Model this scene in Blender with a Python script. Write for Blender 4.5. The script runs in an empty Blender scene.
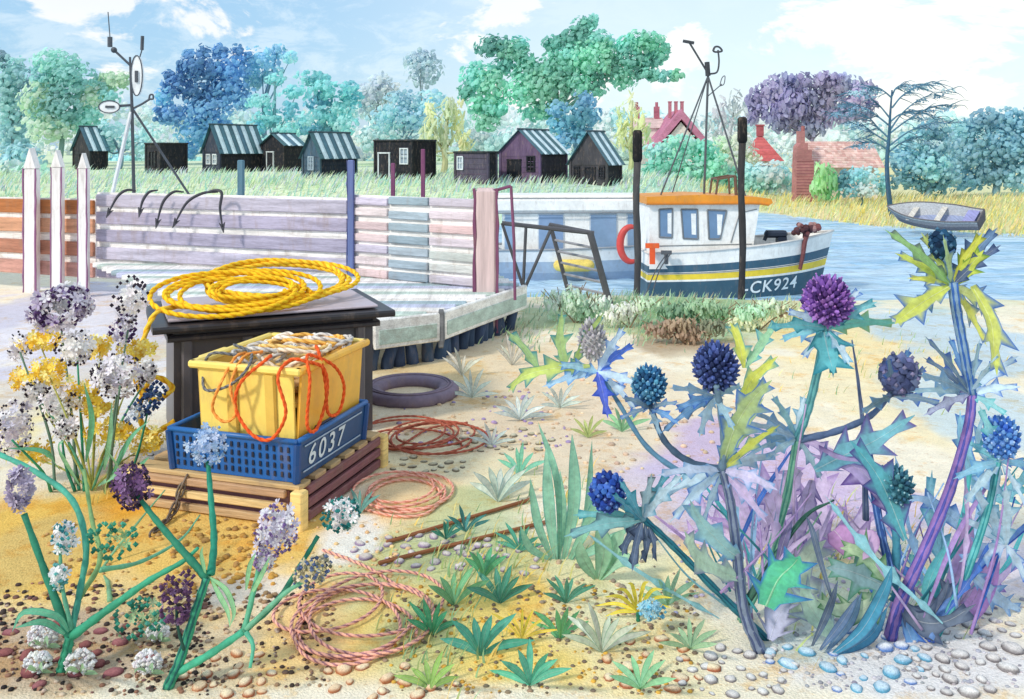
import bpy, math, random
from mathutils import Vector as V, Matrix, noise
random.seed(7)
SC = bpy.context.scene
COL = SC.collection
F, HY, CZ = 900.0, 150.0, 4.0          # focal length in pixels, horizon row, eye height above the water

def C(r, g, b):
    f = lambda c: (c/255/12.92) if c/255 <= .04045 else ((c/255+.055)/1.055)**2.4
    return (f(r), f(g), f(b))
def mixc(a, b, t): return tuple(a[i]*(1-t)+b[i]*t for i in range(3))
def jit(c, s=.12):
    k = 1+random.uniform(-s, s)
    return tuple(max(0, min(.95, v*k*(1+random.uniform(-s, s)*.35))) for v in c)
def sm(t):
    t = max(0., min(1., t)); return t*t*(3-2*t)
def at(px, py, Y):                      # a point at distance Y
    return V(((px-512)/F*Y, Y, CZ-(py-HY)/F*Y))
def gnd(px, py, z=2.5):                 # the near bank's surface under a picture position
    Y = F*(CZ-z)/(py-HY); return V(((px-512)/F*Y, Y, z))

# ------------------------------------------------------------------ materials
MATS = {}
def material(kind):
    if kind in MATS: return MATS[kind]
    m = bpy.data.materials.new(kind); m.use_nodes = True
    nt = m.node_tree; N = nt.nodes; L = nt.links
    b = N['Principled BSDF']; out = N['Material Output']
    at_ = N.new('ShaderNodeAttribute'); at_.attribute_name = 'Col'
    tc = N.new('ShaderNodeTexCoord'); mp = N.new('ShaderNodeMapping')
    L.new(tc.outputs['Object'], mp.inputs['Vector'])
    #        scale            var   rough bump  fine transl spec
    P = dict(leaf =((1,1,1),  .38,  .55, .12,  55,  .35, .3),
             crown=((1,1,1),  .22,  .8,  .0,  1.2,  .48, .1),
             petal=((1,1,1),  .25,  .75, .10,  90,  .25, .2),
             wood =((2,2,26), .42,  .8,  .35,   6,  0,   .2),
             plank=((26,2,26),.40,  .8,  .30,   4,  0,   .2),
             paint=((1,1,1),  .20,  .45, .06,   7,  0,   .4),
             vwood=((30,30,2), .26, .8,  .22,   2,  0,   .2),
             tarred=((6,6,1), .45,  .8,  .25,   3,  0,   .2),
             metal=((1,1,1),  .30,  .5,  .15,  20,  0,   .4),
             plastic=((1,1,1),.16,  .38, .05,  14,  0,   .45),
             rope =((1,1,1),  .35,  .9,  .25,  70,  0,   .1),
             rubber=((1,1,1), .30,  .7,  .20,  25,  0,   .3),
             stone=((1,1,1),  .40,  .8,  .30,  38,  0,   .2),
             brick=((1,1,2),  .35,  .9,  .10,   4,  0,   .1),
             glass=((1,1,1),  .20,  .12, .03,   3,  0,   .6),
             matte=((1,1,1),  .25,  .9,  .2,   30,  0,   .1))[kind]
    sc, var, rough, bump, fine, tr, spec = P
    mp.inputs['Scale'].default_value = sc
    n1 = N.new('ShaderNodeTexNoise'); n1.inputs['Scale'].default_value = fine; n1.inputs['Detail'].default_value = 6
    n1.inputs['Roughness'].default_value = .65
    n2 = N.new('ShaderNodeTexNoise'); n2.inputs['Scale'].default_value = fine*.17; n2.inputs['Detail'].default_value = 3
    L.new(mp.outputs[0], n1.inputs['Vector']); L.new(mp.outputs[0], n2.inputs['Vector'])
    ad = N.new('ShaderNodeMath'); ad.operation = 'ADD'; L.new(n1.outputs[0], ad.inputs[0]); L.new(n2.outputs[0], ad.inputs[1])
    mr = N.new('ShaderNodeMapRange'); mr.inputs[1].default_value = .6; mr.inputs[2].default_value = 1.4
    mr.inputs[3].default_value = 1-var; mr.inputs[4].default_value = 1+var
    L.new(ad.outputs[0], mr.inputs[0])
    mu = N.new('ShaderNodeVectorMath'); mu.operation = 'SCALE'
    L.new(at_.outputs['Color'], mu.inputs[0]); L.new(mr.outputs[0], mu.inputs['Scale'])
    if kind in ('paint', 'plastic', 'wood', 'plank', 'vwood', 'tarred', 'brick', 'rubber'):   # grime and wear with a shape of its own
        m3 = N.new('ShaderNodeMapping'); m3.inputs['Scale'].default_value = (5, 5, 1.6) if kind != 'plank' else (2, 6, 6); L.new(tc.outputs['Object'], m3.inputs[0])
        n3 = N.new('ShaderNodeTexNoise'); n3.inputs['Scale'].default_value = {'plastic': 3, 'rubber': 3}.get(kind, 1.6); n3.inputs['Detail'].default_value = 9; n3.inputs['Roughness'].default_value = .72; L.new(m3.outputs[0], n3.inputs[0])
        st = N.new('ShaderNodeMapRange'); st.inputs[1].default_value = .53; st.inputs[2].default_value = .7; st.inputs[3].default_value = 0; st.inputs[4].default_value = {'plastic': .3, 'paint': .32}.get(kind, .45); L.new(n3.outputs[0], st.inputs[0])
        gm = N.new('ShaderNodeMix'); gm.data_type = 'RGBA'; L.new(st.outputs[0], gm.inputs[0]); L.new(mu.outputs[0], gm.inputs[6]); gm.inputs[7].default_value = (*C(150, 128, 112), 1)
        L.new(gm.outputs[2], b.inputs['Base Color'])
    else: L.new(mu.outputs[0], b.inputs['Base Color'])
    b.inputs['Roughness'].default_value = rough
    b.inputs['Specular IOR Level'].default_value = spec
    if bump:
        bp = N.new('ShaderNodeBump'); bp.inputs['Strength'].default_value = bump; bp.inputs['Distance'].default_value = .01
        L.new(n1.outputs[0], bp.inputs['Height']); L.new(bp.outputs[0], b.inputs['Normal'])
    if tr:
        t = N.new('ShaderNodeBsdfTranslucent'); mx = N.new('ShaderNodeMixShader'); mx.inputs[0].default_value = tr
        L.new(mu.outputs[0], t.inputs['Color']); L.new(b.outputs[0], mx.inputs[1]); L.new(t.outputs[0], mx.inputs[2])
        L.new(mx.outputs[0], out.inputs['Surface'])
    MATS[kind] = m
    return m

# ------------------------------------------------------------------ mesh builder
class MB:
    def __init__(s, c=(.5, .5, .5)): s.v = []; s.f = []; s.k = []; s.c = c
    def add(s, vs, fs, c=None):
        o = len(s.v); s.v += [V(p) for p in vs]; s.f += [[i+o for i in f] for f in fs]
        if isinstance(c, list): s.k += c
        else: s.k += [c or s.c]*len(vs)
        return s
    def box(s, ctr, size, X=V((1, 0, 0)), Y=V((0, 1, 0)), Z=V((0, 0, 1)), c=None, taper=1.):
        ctr = V(ctr); a, b, h = size[0]/2, size[1]/2, size[2]/2
        vs = []
        for sz in (-1, 1):
            t = taper if sz > 0 else 1.
            for sx, sy in ((-1, -1), (1, -1), (1, 1), (-1, 1)): vs.append(ctr+X*(sx*a*t)+Y*(sy*b*t)+Z*(sz*h))
        return s.add(vs, [[3, 2, 1, 0], [4, 5, 6, 7], [0, 1, 5, 4], [1, 2, 6, 5], [2, 3, 7, 6], [3, 0, 4, 7]], c)
    def bbox(s, ctr, size, X=V((1, 0, 0)), Y=V((0, 1, 0)), Z=V((0, 0, 1)), c=None, r=.01):   # box with chamfered long edges
        ctr = V(ctr); a, b, h = size[0]/2, size[1]/2, size[2]/2; r = min(r, a*.6, b*.6, h*.6)
        prof = [(-b+r, -h), (b-r, -h), (b, -h+r), (b, h-r), (b-r, h), (-b+r, h), (-b, h-r), (-b, -h+r)]
        xs = [(-a, 1-r/min(b, h)), (-a+r, 1), (a-r, 1), (a, 1-r/min(b, h))]
        vs = [ctr+X*x+Y*(p[0]*k)+Z*(p[1]*k) for x, k in xs for p in prof]
        fs = [[i*8+j, i*8+(j+1) % 8, i*8+8+(j+1) % 8, i*8+8+j] for i in range(3) for j in range(8)]
        fs += [list(range(7, -1, -1)), list(range(24, 32))]
        return s.add(vs, fs, c)
    def tube(s, pts, r, n=7, c=None, cap=True):
        pts = [V(p) for p in pts]; m = len(pts)
        rr = r if isinstance(r, (list, tuple)) else [r]*m
        vs = []; ref = None
        for i, p in enumerate(pts):
            t = (pts[min(i+1, m-1)]-pts[max(i-1, 0)])
            if t.length < 1e-9: t = V((0, 0, 1))
            t.normalize()
            if ref is None: ref = t.cross(V((.31, .87, .17)))
            u = ref-t*ref.dot(t)
            if u.length < 1e-6: u = t.cross(V((1, 0, 0)))
            u.normalize(); ref = u; w = t.cross(u)
            for j in range(n):
                a = 2*math.pi*j/n; vs.append(p+(u*math.cos(a)+w*math.sin(a))*rr[i])
        fs = [[i*n+j, i*n+(j+1) % n, (i+1)*n+(j+1) % n, (i+1)*n+j] for i in range(m-1) for j in range(n)]
        if cap: fs += [list(range(n-1, -1, -1)), list(range((m-1)*n, m*n))]
        return s.add(vs, fs, c)
    def ell(s, ctr, R, nu=10, nv=7, c=None, lump=0, seed=0):
        ctr = V(ctr); R = R if isinstance(R, (tuple, list, V)) else (R, R, R); vs = []
        for i in range(nv+1):
            th = math.pi*i/nv
            for j in range(nu):
                ph = 2*math.pi*j/nu
                d = V((math.sin(th)*math.cos(ph), math.sin(th)*math.sin(ph), math.cos(th)))
                k = 1+lump*noise.noise(d*1.7+V((seed, seed*.7, 3)))
                vs.append(ctr+V((d.x*R[0], d.y*R[1], d.z*R[2]))*k)
        fs = [[i*nu+j, (i+1)*nu+j, (i+1)*nu+(j+1) % nu, i*nu+(j+1) % nu] for i in range(nv) for j in range(nu)]
        return s.add(vs, fs, c)
    def dot(s, p, r, c=None):           # small eight-sided bead
        p = V(p); return s.add([p+V(d)*r for d in ((1, 0, 0), (-1, 0, 0), (0, 1, 0), (0, -1, 0), (0, 0, 1), (0, 0, -1))],
            [[0, 2, 4], [2, 1, 4], [1, 3, 4], [3, 0, 4], [2, 0, 5], [1, 2, 5], [3, 1, 5], [0, 3, 5]], c)
    def spike(s, p, q, r, c=None, n=4):
        p, q = V(p), V(q); t = (q-p).normalized(); u = t.cross(V((.3, .9, .2))).normalized(); w = t.cross(u)
        return s.add([p+(u*math.cos(2*math.pi*j/n)+w*math.sin(2*math.pi*j/n))*r for j in range(n)]+[q],
                     [[j, (j+1) % n, n] for j in range(n)], c)
    def prism(s, poly, d, c=None):      # polygon extruded by vector d
        n = len(poly); poly = [V(p) for p in poly]; d = V(d)
        return s.add(poly+[p+d for p in poly], [list(range(n-1, -1, -1)), list(range(n, 2*n))]+[[i, (i+1) % n, n+(i+1) % n, n+i] for i in range(n)], c)
    def build(s, name, kind, parent=None, smooth=False, loc=None):
        if parent is not None: o0 = parent_world(parent)
        elif loc is not None: o0 = V(loc)
        else:
            xs = [p.x for p in s.v]; ys = [p.y for p in s.v]
            o0 = V(((min(xs)+max(xs))/2, (min(ys)+max(ys))/2, min(p.z for p in s.v)))
        me = bpy.data.meshes.new(name); me.from_pydata([p-o0 for p in s.v], [], s.f)
        a = me.color_attributes.new('Col', 'FLOAT_COLOR', 'POINT')
        flat = []
        for k in s.k: flat += [k[0], k[1], k[2], 1.]
        a.data.foreach_set('color', flat)
        me.materials.append(material(kind) if isinstance(kind, str) else kind)
        if smooth: me.polygons.foreach_set('use_smooth', [True]*len(me.polygons))
        me.update()
        o = bpy.data.objects.new(name, me); COL.objects.link(o)
        if parent is not None: o.parent = parent
        else: o.location = o0
        return o
def parent_world(o):
    p = V((0, 0, 0))
    while o is not None: p = p+o.location; o = o.parent
    return p
def tag(o, label, cat, group=None, kind=None):
    o['label'] = label; o['category'] = cat
    if group: o['group'] = group
    if kind: o['kind'] = kind
    return o
def thing(name, label, cat, loc, group=None):
    o = bpy.data.objects.new(name, None); COL.objects.link(o); o.location = V(loc); o.empty_display_size = .2
    return tag(o, label, cat, group)
def structure(o): o['kind'] = 'structure'; return o
def curve(pts, n=8):                    # Catmull-Rom
    pts = [V(p) for p in pts]
    if len(pts) < 3: return [pts[0].lerp(pts[-1], i/n) for i in range(n+1)]
    q = [pts[0]*2-pts[1]]+pts+[pts[-1]*2-pts[-2]]; out = []
    for i in range(1, len(q)-2):
        a, b, c, d = q[i-1], q[i], q[i+1], q[i+2]
        for k in range(n):
            t = k/n; out.append(.5*((2*b)+(c-a)*t+(2*a-5*b+4*c-d)*t*t+(3*b-a-3*c+d)*t*t*t))
    return out+[pts[-1]]
def resample(pts, step):
    out = [pts[0]]; acc = 0
    for a, b in zip(pts, pts[1:]):
        L = (b-a).length; d = step-acc
        while d <= L: out.append(a.lerp(b, d/L)); d += step
        acc = (acc+L) % step
    return out
def rope(mb, pts, r, c1, c2, pitch=.05, n=8, step=None):   # laid rope: helical ridges, the lay darker in its grooves
    pts = resample(pts, step or r*.8); m = len(pts); ref = None; vs = []; ks = []; s = 0
    for i, p in enumerate(pts):
        t = pts[min(i+1, m-1)]-pts[max(i-1, 0)]
        if t.length < 1e-9: t = V((0, 0, 1))
        t.normalize()
        if ref is None: ref = t.cross(V((.31, .87, .17)))
        u = ref-t*ref.dot(t); u.normalize(); ref = u; w = t.cross(u)
        if i: s += (p-pts[i-1]).length
        for j in range(n):
            a = 2*math.pi*j/n; g = math.cos(2*(a-2*math.pi*s/pitch/2))
            vs.append(p+(u*math.cos(a)+w*math.sin(a))*r*(1+.16*g)); ks.append(mixc(c2, c1, sm((g+.95)/.8)))
    fs = [[i*n+j, i*n+(j+1) % n, (i+1)*n+(j+1) % n, (i+1)*n+j] for i in range(m-1) for j in range(n)]
    mb.add(vs, fs+[list(range(n)), list(range((m-1)*n, m*n))], ks)

# ------------------------------------------------------------------ terrain
def shore(x):                           # where the far bank meets the water
    P = [(-1e4, 47), (8, 47), (15.8, 54), (18.6, 43), (22.5, 37.2), (30, 33), (60, 29), (1e4, 29)]
    for (a, b), (c, d) in zip(P, P[1:]):
        if a <= x <= c: return b+(d-b)*(x-a)/(c-a)
def edge(x): return 9.0+2.4*sm((-.4-x)/2.6)-.35*sm((x-2)/4)+.18*math.sin(x*1.7)
def zg(x, Y):
    e = edge(x)
    n = noise.noise(V((x*.9, Y*.9, 0)))*.012
    near = 2.5+n-4.1*sm((Y-e)/6.5)
    s = shore(x); px = 512+F*x/max(Y, 1)
    r = sm((px-640)/150.)
    zl = 1.9+.02*min(max(Y-50, -6), 60); zr = .35+.012*min(max(Y-45, -8), 60)
    fz = zl*(1-r)+zr*r; w = 4.*(1-r)+9*r
    t = (Y-s)/w
    far = -.25+(fz+.25)*sm(t*.5+.12) if t > -.24 else -1.6
    far = max(far, -1.6)
    return near if Y < 24 else far
BL = []                                 # colour patches of the sand: centre, radii (m), colour, strength
def blob(px, py, rx, ry, col, k=1.):
    c = gnd(px, py); a = gnd(px, py+ry); b = gnd(px, max(py-ry, 215))
    BL.append((c.x, (a.y+b.y)/2, rx/F*c.y, (b.y-a.y)/2, C(*col), k))
for a in [(480, 620, 280, 95, (252, 218, 132), .85), (110, 590, 190, 110, (244, 206, 124), .8), (640, 560, 120, 80, (252, 234, 178), .7), (880, 400, 90, 50, (252, 232, 180), .6), (520, 395, 150, 55, (236, 210, 170), .7), (640, 420, 130, 55, (240, 218, 184), .6), (470, 480, 160, 50, (238, 222, 176), .7), (60, 400, 130, 70, (250, 230, 150), .7), (90, 350, 70, 30, (246, 240, 232), .8), (40, 330, 150, 60, (236, 230, 238), .9), (60, 380, 90, 60, (214, 208, 224), .6), (20, 310, 50, 30, (205, 200, 218), .6), (130, 400, 60, 60, (240, 236, 240), .8),
          (140, 470, 70, 30, (205, 202, 210), .6),
          (80, 540, 150, 75, (244, 200, 104), 1), (225, 545, 120, 60, (242, 200, 112), 1), (130, 500, 40, 25, (236, 170, 60), .9), (25, 560, 50, 60, (222, 190, 120), .8), (60, 650, 150, 50, (203, 178, 152), .95),
          (240, 650, 110, 45, (232, 208, 168), .9), (200, 600, 110, 30, (226, 196, 140), .8),
          (330, 610, 80, 60, (250, 214, 146), .95), (400, 510, 60, 40, (248, 216, 165), .85), (430, 570, 120, 45, (206, 212, 158), .85), (470, 530, 70, 40, (190, 204, 150), .7), (520, 640, 160, 60, (252, 220, 128), .95),
          (560, 600, 60, 40, (250, 205, 110), .6), (420, 650, 50, 50, (190, 208, 160), .6), (650, 640, 110, 55, (248, 234, 190), .8), (600, 560, 70, 60, (238, 236, 200), .6),
          (460, 410, 90, 30, (232, 210, 176), .7), (560, 430, 90, 40, (236, 214, 186), .7), (640, 470, 90, 60, (238, 218, 192), .55), (430, 372, 60, 14, (226, 200, 150), .8), (690, 340, 60, 16, (170, 140, 105), .7),
          (600, 320, 90, 18, (190, 205, 160), .8), (720, 315, 120, 22, (150, 186, 140), .9), (800, 330, 90, 22, (200, 212, 176), .7),
          (880, 350, 110, 50, (252, 228, 172), .85), (760, 390, 70, 40, (250, 234, 200), .6), (960, 340, 80, 40, (186, 214, 232), .75), (1010, 420, 80, 60, (196, 220, 232), .7),
          (760, 480, 110, 60, (208, 186, 218), .85), (680, 500, 70, 40, (216, 202, 226), .7), (850, 500, 90, 60, (220, 196, 224), .75), (960, 540, 80, 60, (222, 208, 232), .6), (800, 590, 90, 40, (206, 220, 190), .8), (880, 560, 60, 40, (238, 232, 196), .7),
          (900, 660, 160, 40, (236, 234, 240), .7), (790, 650, 50, 20, (200, 216, 208), .6), (250, 590, 60, 20, (245, 240, 236), .6), (350, 540, 30, 30, (250, 246, 242), .8)]:
    blob(*a)
BASE = C(252, 240, 216)
def gcol(x, Y):
    if Y < 12.5:
        n = noise.fractal(V((x*2.3, Y*2.3, 1.7)), .9, 2.1, 4)
        n2 = noise.fractal(V((x*6.3, Y*6.3, 5.7)), .9, 2.1, 3)
        c = BASE
        for bx, by, rx, ry, bc, k in BL:
            d = ((x-bx)/rx)**2+((Y-by)/ry)**2
            if d > 3.2: continue
            c = mixc(c, bc, k*sm((1.12-math.sqrt(d)+.42*n+.12*n2)*2.6))
        e = sm((Y-edge(x)+1.2)/1.2)*sm((x+.3)/.8)
        if e > 0: c = mixc(c, C(176, 196, 150), .4*e*(.6+.6*n))
        return tuple(max(0., v) for v in c)
    if Y < 24: return C(170, 165, 140)
    n = noise.noise(V((x*.25, Y*.25, 0))); px = 512+F*x/Y; r = sm((px-690)/110)
    gl = mixc(C(206, 226, 184), C(226, 234, 206), .5+n); gl = mixc(gl, C(190, 222, 204), sm((px-430)/80)*.7)
    gr = mixc(C(232, 220, 165), C(214, 222, 180), .5+n)
    beach = mixc(C(226, 216, 206), C(205, 178, 165), .5+n)
    gr = mixc(beach, gr, sm((Y-shore(x)-2.2)/1.6))
    return mixc(gl, gr, r)
def lines(fine0, fine1, step, lo, hi, grow):
    a = []; x = fine0
    while x <= fine1: a.append(x); x += step
    s = step; x = a[-1]
    while x < hi: s = min(s*grow, 60); x += s; a.append(x)
    s = step; x = a[0]; b = []
    while x > lo: s = min(s*grow, 60); x -= s; b.append(x)
    return b[::-1]+a
XS = lines(-6.6, 5.6, .045, -600, 600, 1.13); YS = lines(2.2, 10.5, .04, -6, 21, 1.15)
y = 24.; YS = [q for q in YS if q < 23.9]+[24.]
while y < 900: y += (.8 if y < 62 else (y-54)*.12+.2); YS.append(y)
g = MB(); nx = len(XS)
g.v = [V((x, Y, zg(x, Y))) for Y in YS for x in XS]
g.k = [gcol(x, Y) for Y in YS for x in XS]
g.f = [[j*nx+i, j*nx+i+1, (j+1)*nx+i+1, (j+1)*nx+i] for j in range(len(YS)-1) for i in range(nx-1)]
def ground_mat():
    m = bpy.data.materials.new('sand_and_turf'); m.use_nodes = True; nt = m.node_tree; N = nt.nodes; L = nt.links; b = N['Principled BSDF']
    a = N.new('ShaderNodeAttribute'); a.attribute_name = 'Col'; tc = N.new('ShaderNodeTexCoord')
    def nz(s, d, r=.6):
        n = N.new('ShaderNodeTexNoise'); n.inputs['Scale'].default_value = s; n.inputs['Detail'].default_value = d; n.inputs['Roughness'].default_value = r
        L.new(tc.outputs['Object'], n.inputs['Vector']); return n
    n1, n2, n3 = nz(9, 8, .7), nz(130, 3, .6), nz(2.2, 5)
    r1 = N.new('ShaderNodeMapRange'); r1.inputs[1].default_value = .3; r1.inputs[2].default_value = .7; r1.inputs[3].default_value = .9; r1.inputs[4].default_value = 1.1
    L.new(n1.outputs[0], r1.inputs[0])
    r2 = N.new('ShaderNodeMapRange'); r2.inputs[1].default_value = .3; r2.inputs[2].default_value = .7; r2.inputs[3].default_value = .87; r2.inputs[4].default_value = 1.12
    L.new(n2.outputs[0], r2.inputs[0])
    mu = N.new('ShaderNodeMath'); mu.operation = 'MULTIPLY'; L.new(r1.outputs[0], mu.inputs[0]); L.new(r2.outputs[0], mu.inputs[1])
    sc = N.new('ShaderNodeVectorMath'); sc.operation = 'SCALE'; L.new(a.outputs['Color'], sc.inputs[0]); L.new(mu.outputs[0], sc.inputs['Scale'])
    n4 = nz(3.6, 10, .74); n5 = nz(26, 6, .7)      # damp tan patches and gritty flecks lying on the paler sand
    def mask(src, a0, a1, top):
        r = N.new('ShaderNodeMapRange'); r.inputs[1].default_value = a0; r.inputs[2].default_value = a1; r.inputs[3].default_value = 0; r.inputs[4].default_value = top; L.new(src, r.inputs[0]); return r.outputs[0]
    def over(c0, fac, col):
        q = N.new('ShaderNodeMix'); q.data_type = 'RGBA'; q.blend_type = 'MULTIPLY'; L.new(fac, q.inputs[0]); L.new(c0, q.inputs[6]); q.inputs[7].default_value = (*col, 1); return q.outputs[2]
    o1 = over(sc.outputs[0], mask(n4.outputs[0], .53, .61, .6), C(246, 214, 160)); o1 = over(o1, mask(n5.outputs[0], .57, .67, .5), C(216, 182, 140))
    L.new(o1, b.inputs['Base Color']); b.inputs['Roughness'].default_value = .95; b.inputs['Specular IOR Level'].default_value = .1
    ad = N.new('ShaderNodeMath'); ad.operation = 'ADD'; L.new(n1.outputs[0], ad.inputs[0]); L.new(n2.outputs[0], ad.inputs[1])
    bp = N.new('ShaderNodeBump'); bp.inputs['Strength'].default_value = .6; bp.inputs['Distance'].default_value = .014
    L.new(ad.outputs[0], bp.inputs['Height']); L.new(bp.outputs[0], b.inputs['Normal'])
    return m
structure(g.build('ground', ground_mat(), smooth=True, loc=(0, 0, 0)))

def water_mat():
    m = bpy.data.materials.new('water'); m.use_nodes = True; nt = m.node_tree; N = nt.nodes; L = nt.links; b = N['Principled BSDF']
    tc = N.new('ShaderNodeTexCoord'); mp = N.new('ShaderNodeMapping'); mp.inputs['Scale'].default_value = (.55, 1.9, 1); L.new(tc.outputs['Object'], mp.inputs[0])
    n = N.new('ShaderNodeTexNoise'); n.inputs['Scale'].default_value = 1.25; n.inputs['Detail'].default_value = 4; L.new(mp.outputs[0], n.inputs[0])
    n2 = N.new('ShaderNodeTexNoise'); n2.inputs['Scale'].default_value = .35; n2.inputs['Detail'].default_value = 3; L.new(mp.outputs[0], n2.inputs[0])
    cr = N.new('ShaderNodeValToRGB'); cr.color_ramp.elements[0].position = .35; cr.color_ramp.elements[1].position = .62
    cr.color_ramp.elements[0].color = (*C(146, 190, 222), 1); cr.color_ramp.elements[1].color = (*C(194, 220, 238), 1)
    L.new(n2.outputs[0], cr.inputs[0]); L.new(cr.outputs[0], b.inputs['Base Color'])
    b.inputs['Roughness'].default_value = .22; b.inputs['IOR'].default_value = 1.33; b.inputs['Specular IOR Level'].default_value = .3
    bp = N.new('ShaderNodeBump'); bp.inputs['Strength'].default_value = .9; bp.inputs['Distance'].default_value = .25
    L.new(n.outputs[0], bp.inputs['Height']); L.new(bp.outputs[0], b.inputs['Normal'])
    return m
w = MB()
# ripples are real relief: a fine sheet where the camera sees it, a plain apron beyond
xs = [-220, -120, -60, -30, -12]+[ -10+i*.16 for i in range(240)]+[30, 45, 70, 120, 220]; ys = [9.5, 14, 18]+[20+i*.16 for i in range(225)]+[57, 62]
def wz(x, Y):
    if not (-10 <= x <= 28.4 and 20 <= Y <= 56): return 0
    q = noise.noise(V((x*.75+3*noise.noise(V((x*.12, Y*.12, 9))), Y*1.9, 2)))
    return .055*(1-abs(q)*2.4)-.02+.02*noise.noise(V((x*2.1, Y*3.2, 5)))
w.v = [V((x, Y, wz(x, Y))) for Y in ys for x in xs]; w.k = [C(170, 205, 230)]*len(w.v); nx = len(xs)
w.f = [[j*nx+i, j*nx+i+1, (j+1)*nx+i+1, (j+1)*nx+i] for j in range(len(ys)-1) for i in range(nx-1)]
structure(w.build('water', water_mat(), smooth=True, loc=(0, 0, 0)))

# ------------------------------------------------------------------ sky, sun, camera
SUN = V((-.62, -.52, .62)).normalized()
wd = bpy.data.worlds.new('World'); SC.world = wd; wd.use_nodes = True
nt = wd.node_tree; N = nt.nodes; L = nt.links; N.clear()
out = N.new('ShaderNodeOutputWorld'); add = N.new('ShaderNodeAddShader'); L.new(add.outputs[0], out.inputs[0])
sk = N.new('ShaderNodeTexSky'); sk.sky_type = 'NISHITA'; sk.sun_disc = False
sk.sun_elevation = math.asin(SUN.z); sk.sun_rotation = math.atan2(SUN.x, SUN.y) % (2*math.pi)
b1 = N.new('ShaderNodeBackground'); b1.inputs[1].default_value = .05; L.new(sk.outputs[0], b1.inputs[0]); L.new(b1.outputs[0], add.inputs[0])
tc = N.new('ShaderNodeTexCoord'); mp = N.new('ShaderNodeMapping'); mp.inputs['Scale'].default_value = (1, 1, 2.2); L.new(tc.outputs['Generated'], mp.inputs[0])
def wn(scale, det, rough, off):
    m2 = N.new('ShaderNodeMapping'); m2.inputs['Location'].default_value = off; L.new(mp.outputs[0], m2.inputs[0])
    n = N.new('ShaderNodeTexNoise'); n.inputs['Scale'].default_value = scale; n.inputs['Detail'].default_value = det; n.inputs['Roughness'].default_value = rough
    n.inputs['Distortion'].default_value = .4
    L.new(m2.outputs[0], n.inputs[0]); return n
sx = N.new('ShaderNodeSeparateXYZ'); L.new(tc.outputs['Generated'], sx.inputs[0])
gr = N.new('ShaderNodeMapRange'); gr.interpolation_type = 'SMOOTHSTEP'; gr.inputs[1].default_value = -.3; gr.inputs[2].default_value = .14; L.new(sx.outputs[0], gr.inputs[0])
blue = N.new('ShaderNodeMix'); blue.data_type = 'RGBA'; L.new(gr.outputs[0], blue.inputs[0])
blue.inputs[6].default_value = (*C(146, 188, 220), 1); blue.inputs[7].default_value = (*C(206, 222, 232), 1)
na = wn(5, 7, .62, (3.1, .4, 1)); nb = wn(14, 6, .7, (7, 2, 4)); nc = wn(2.6, 3, .5, (11, 5, 2))
def ramp(src, a, b, c0, c1):
    r = N.new('ShaderNodeMapRange'); r.interpolation_type = 'SMOOTHSTEP'; r.inputs[1].default_value = a; r.inputs[2].default_value = b; r.inputs[3].default_value = c0; r.inputs[4].default_value = c1
    L.new(src, r.inputs[0]); return r
mid = N.new('ShaderNodeMix'); mid.data_type = 'RGBA'; L.new(ramp(nb.outputs[0], .42, .62, 0, .6).outputs[0], mid.inputs[0]); L.new(blue.outputs[2], mid.inputs[6]); mid.inputs[7].default_value = (*C(212, 226, 236), 1)
cl = N.new('ShaderNodeMix'); cl.data_type = 'RGBA'; 
lf = N.new('ShaderNodeMath'); lf.operation = 'MULTIPLY_ADD'; L.new(gr.outputs[0], lf.inputs[0]); lf.inputs[1].default_value = .09; L.new(na.outputs[0], lf.inputs[2])
L.new(ramp(lf.outputs[0], .615, .665, 0, .9).outputs[0], cl.inputs[0]); L.new(mid.outputs[2], cl.inputs[6]); cl.inputs[7].default_value = (*C(246, 241, 236), 1)
b2 = N.new('ShaderNodeBackground'); b2.inputs[1].default_value = .86; L.new(cl.outputs[2], b2.inputs[0]); L.new(b2.outputs[0], add.inputs[1])
sl = bpy.data.lights.new('sun', 'SUN'); sl.energy = 2.3; sl.angle = math.radians(6); sl.color = (1, .93, .82)
so = bpy.data.objects.new('sun', sl); COL.objects.link(so); so.location = (-20, -20, 30); so.rotation_euler = SUN.to_track_quat('Z', 'Y').to_euler()
cam = bpy.data.cameras.new('camera'); co = bpy.data.objects.new('camera', cam); COL.objects.link(co)
co.location = (0, 0, CZ); co.rotation_euler = (math.radians(90), 0, 0)
cam.sensor_fit = 'HORIZONTAL'; cam.sensor_width = 36; cam.lens = F/1024*36; cam.shift_y = -(349.5-HY)/1024; cam.clip_end = 3000; cam.clip_start = .05
SC.camera = co
SC.view_settings.view_transform = 'Standard'; SC.view_settings.look = 'None'; SC.view_settings.gamma = 1; SC.view_settings.use_curve_mapping = False
SC.view_settings.exposure = .1
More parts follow.
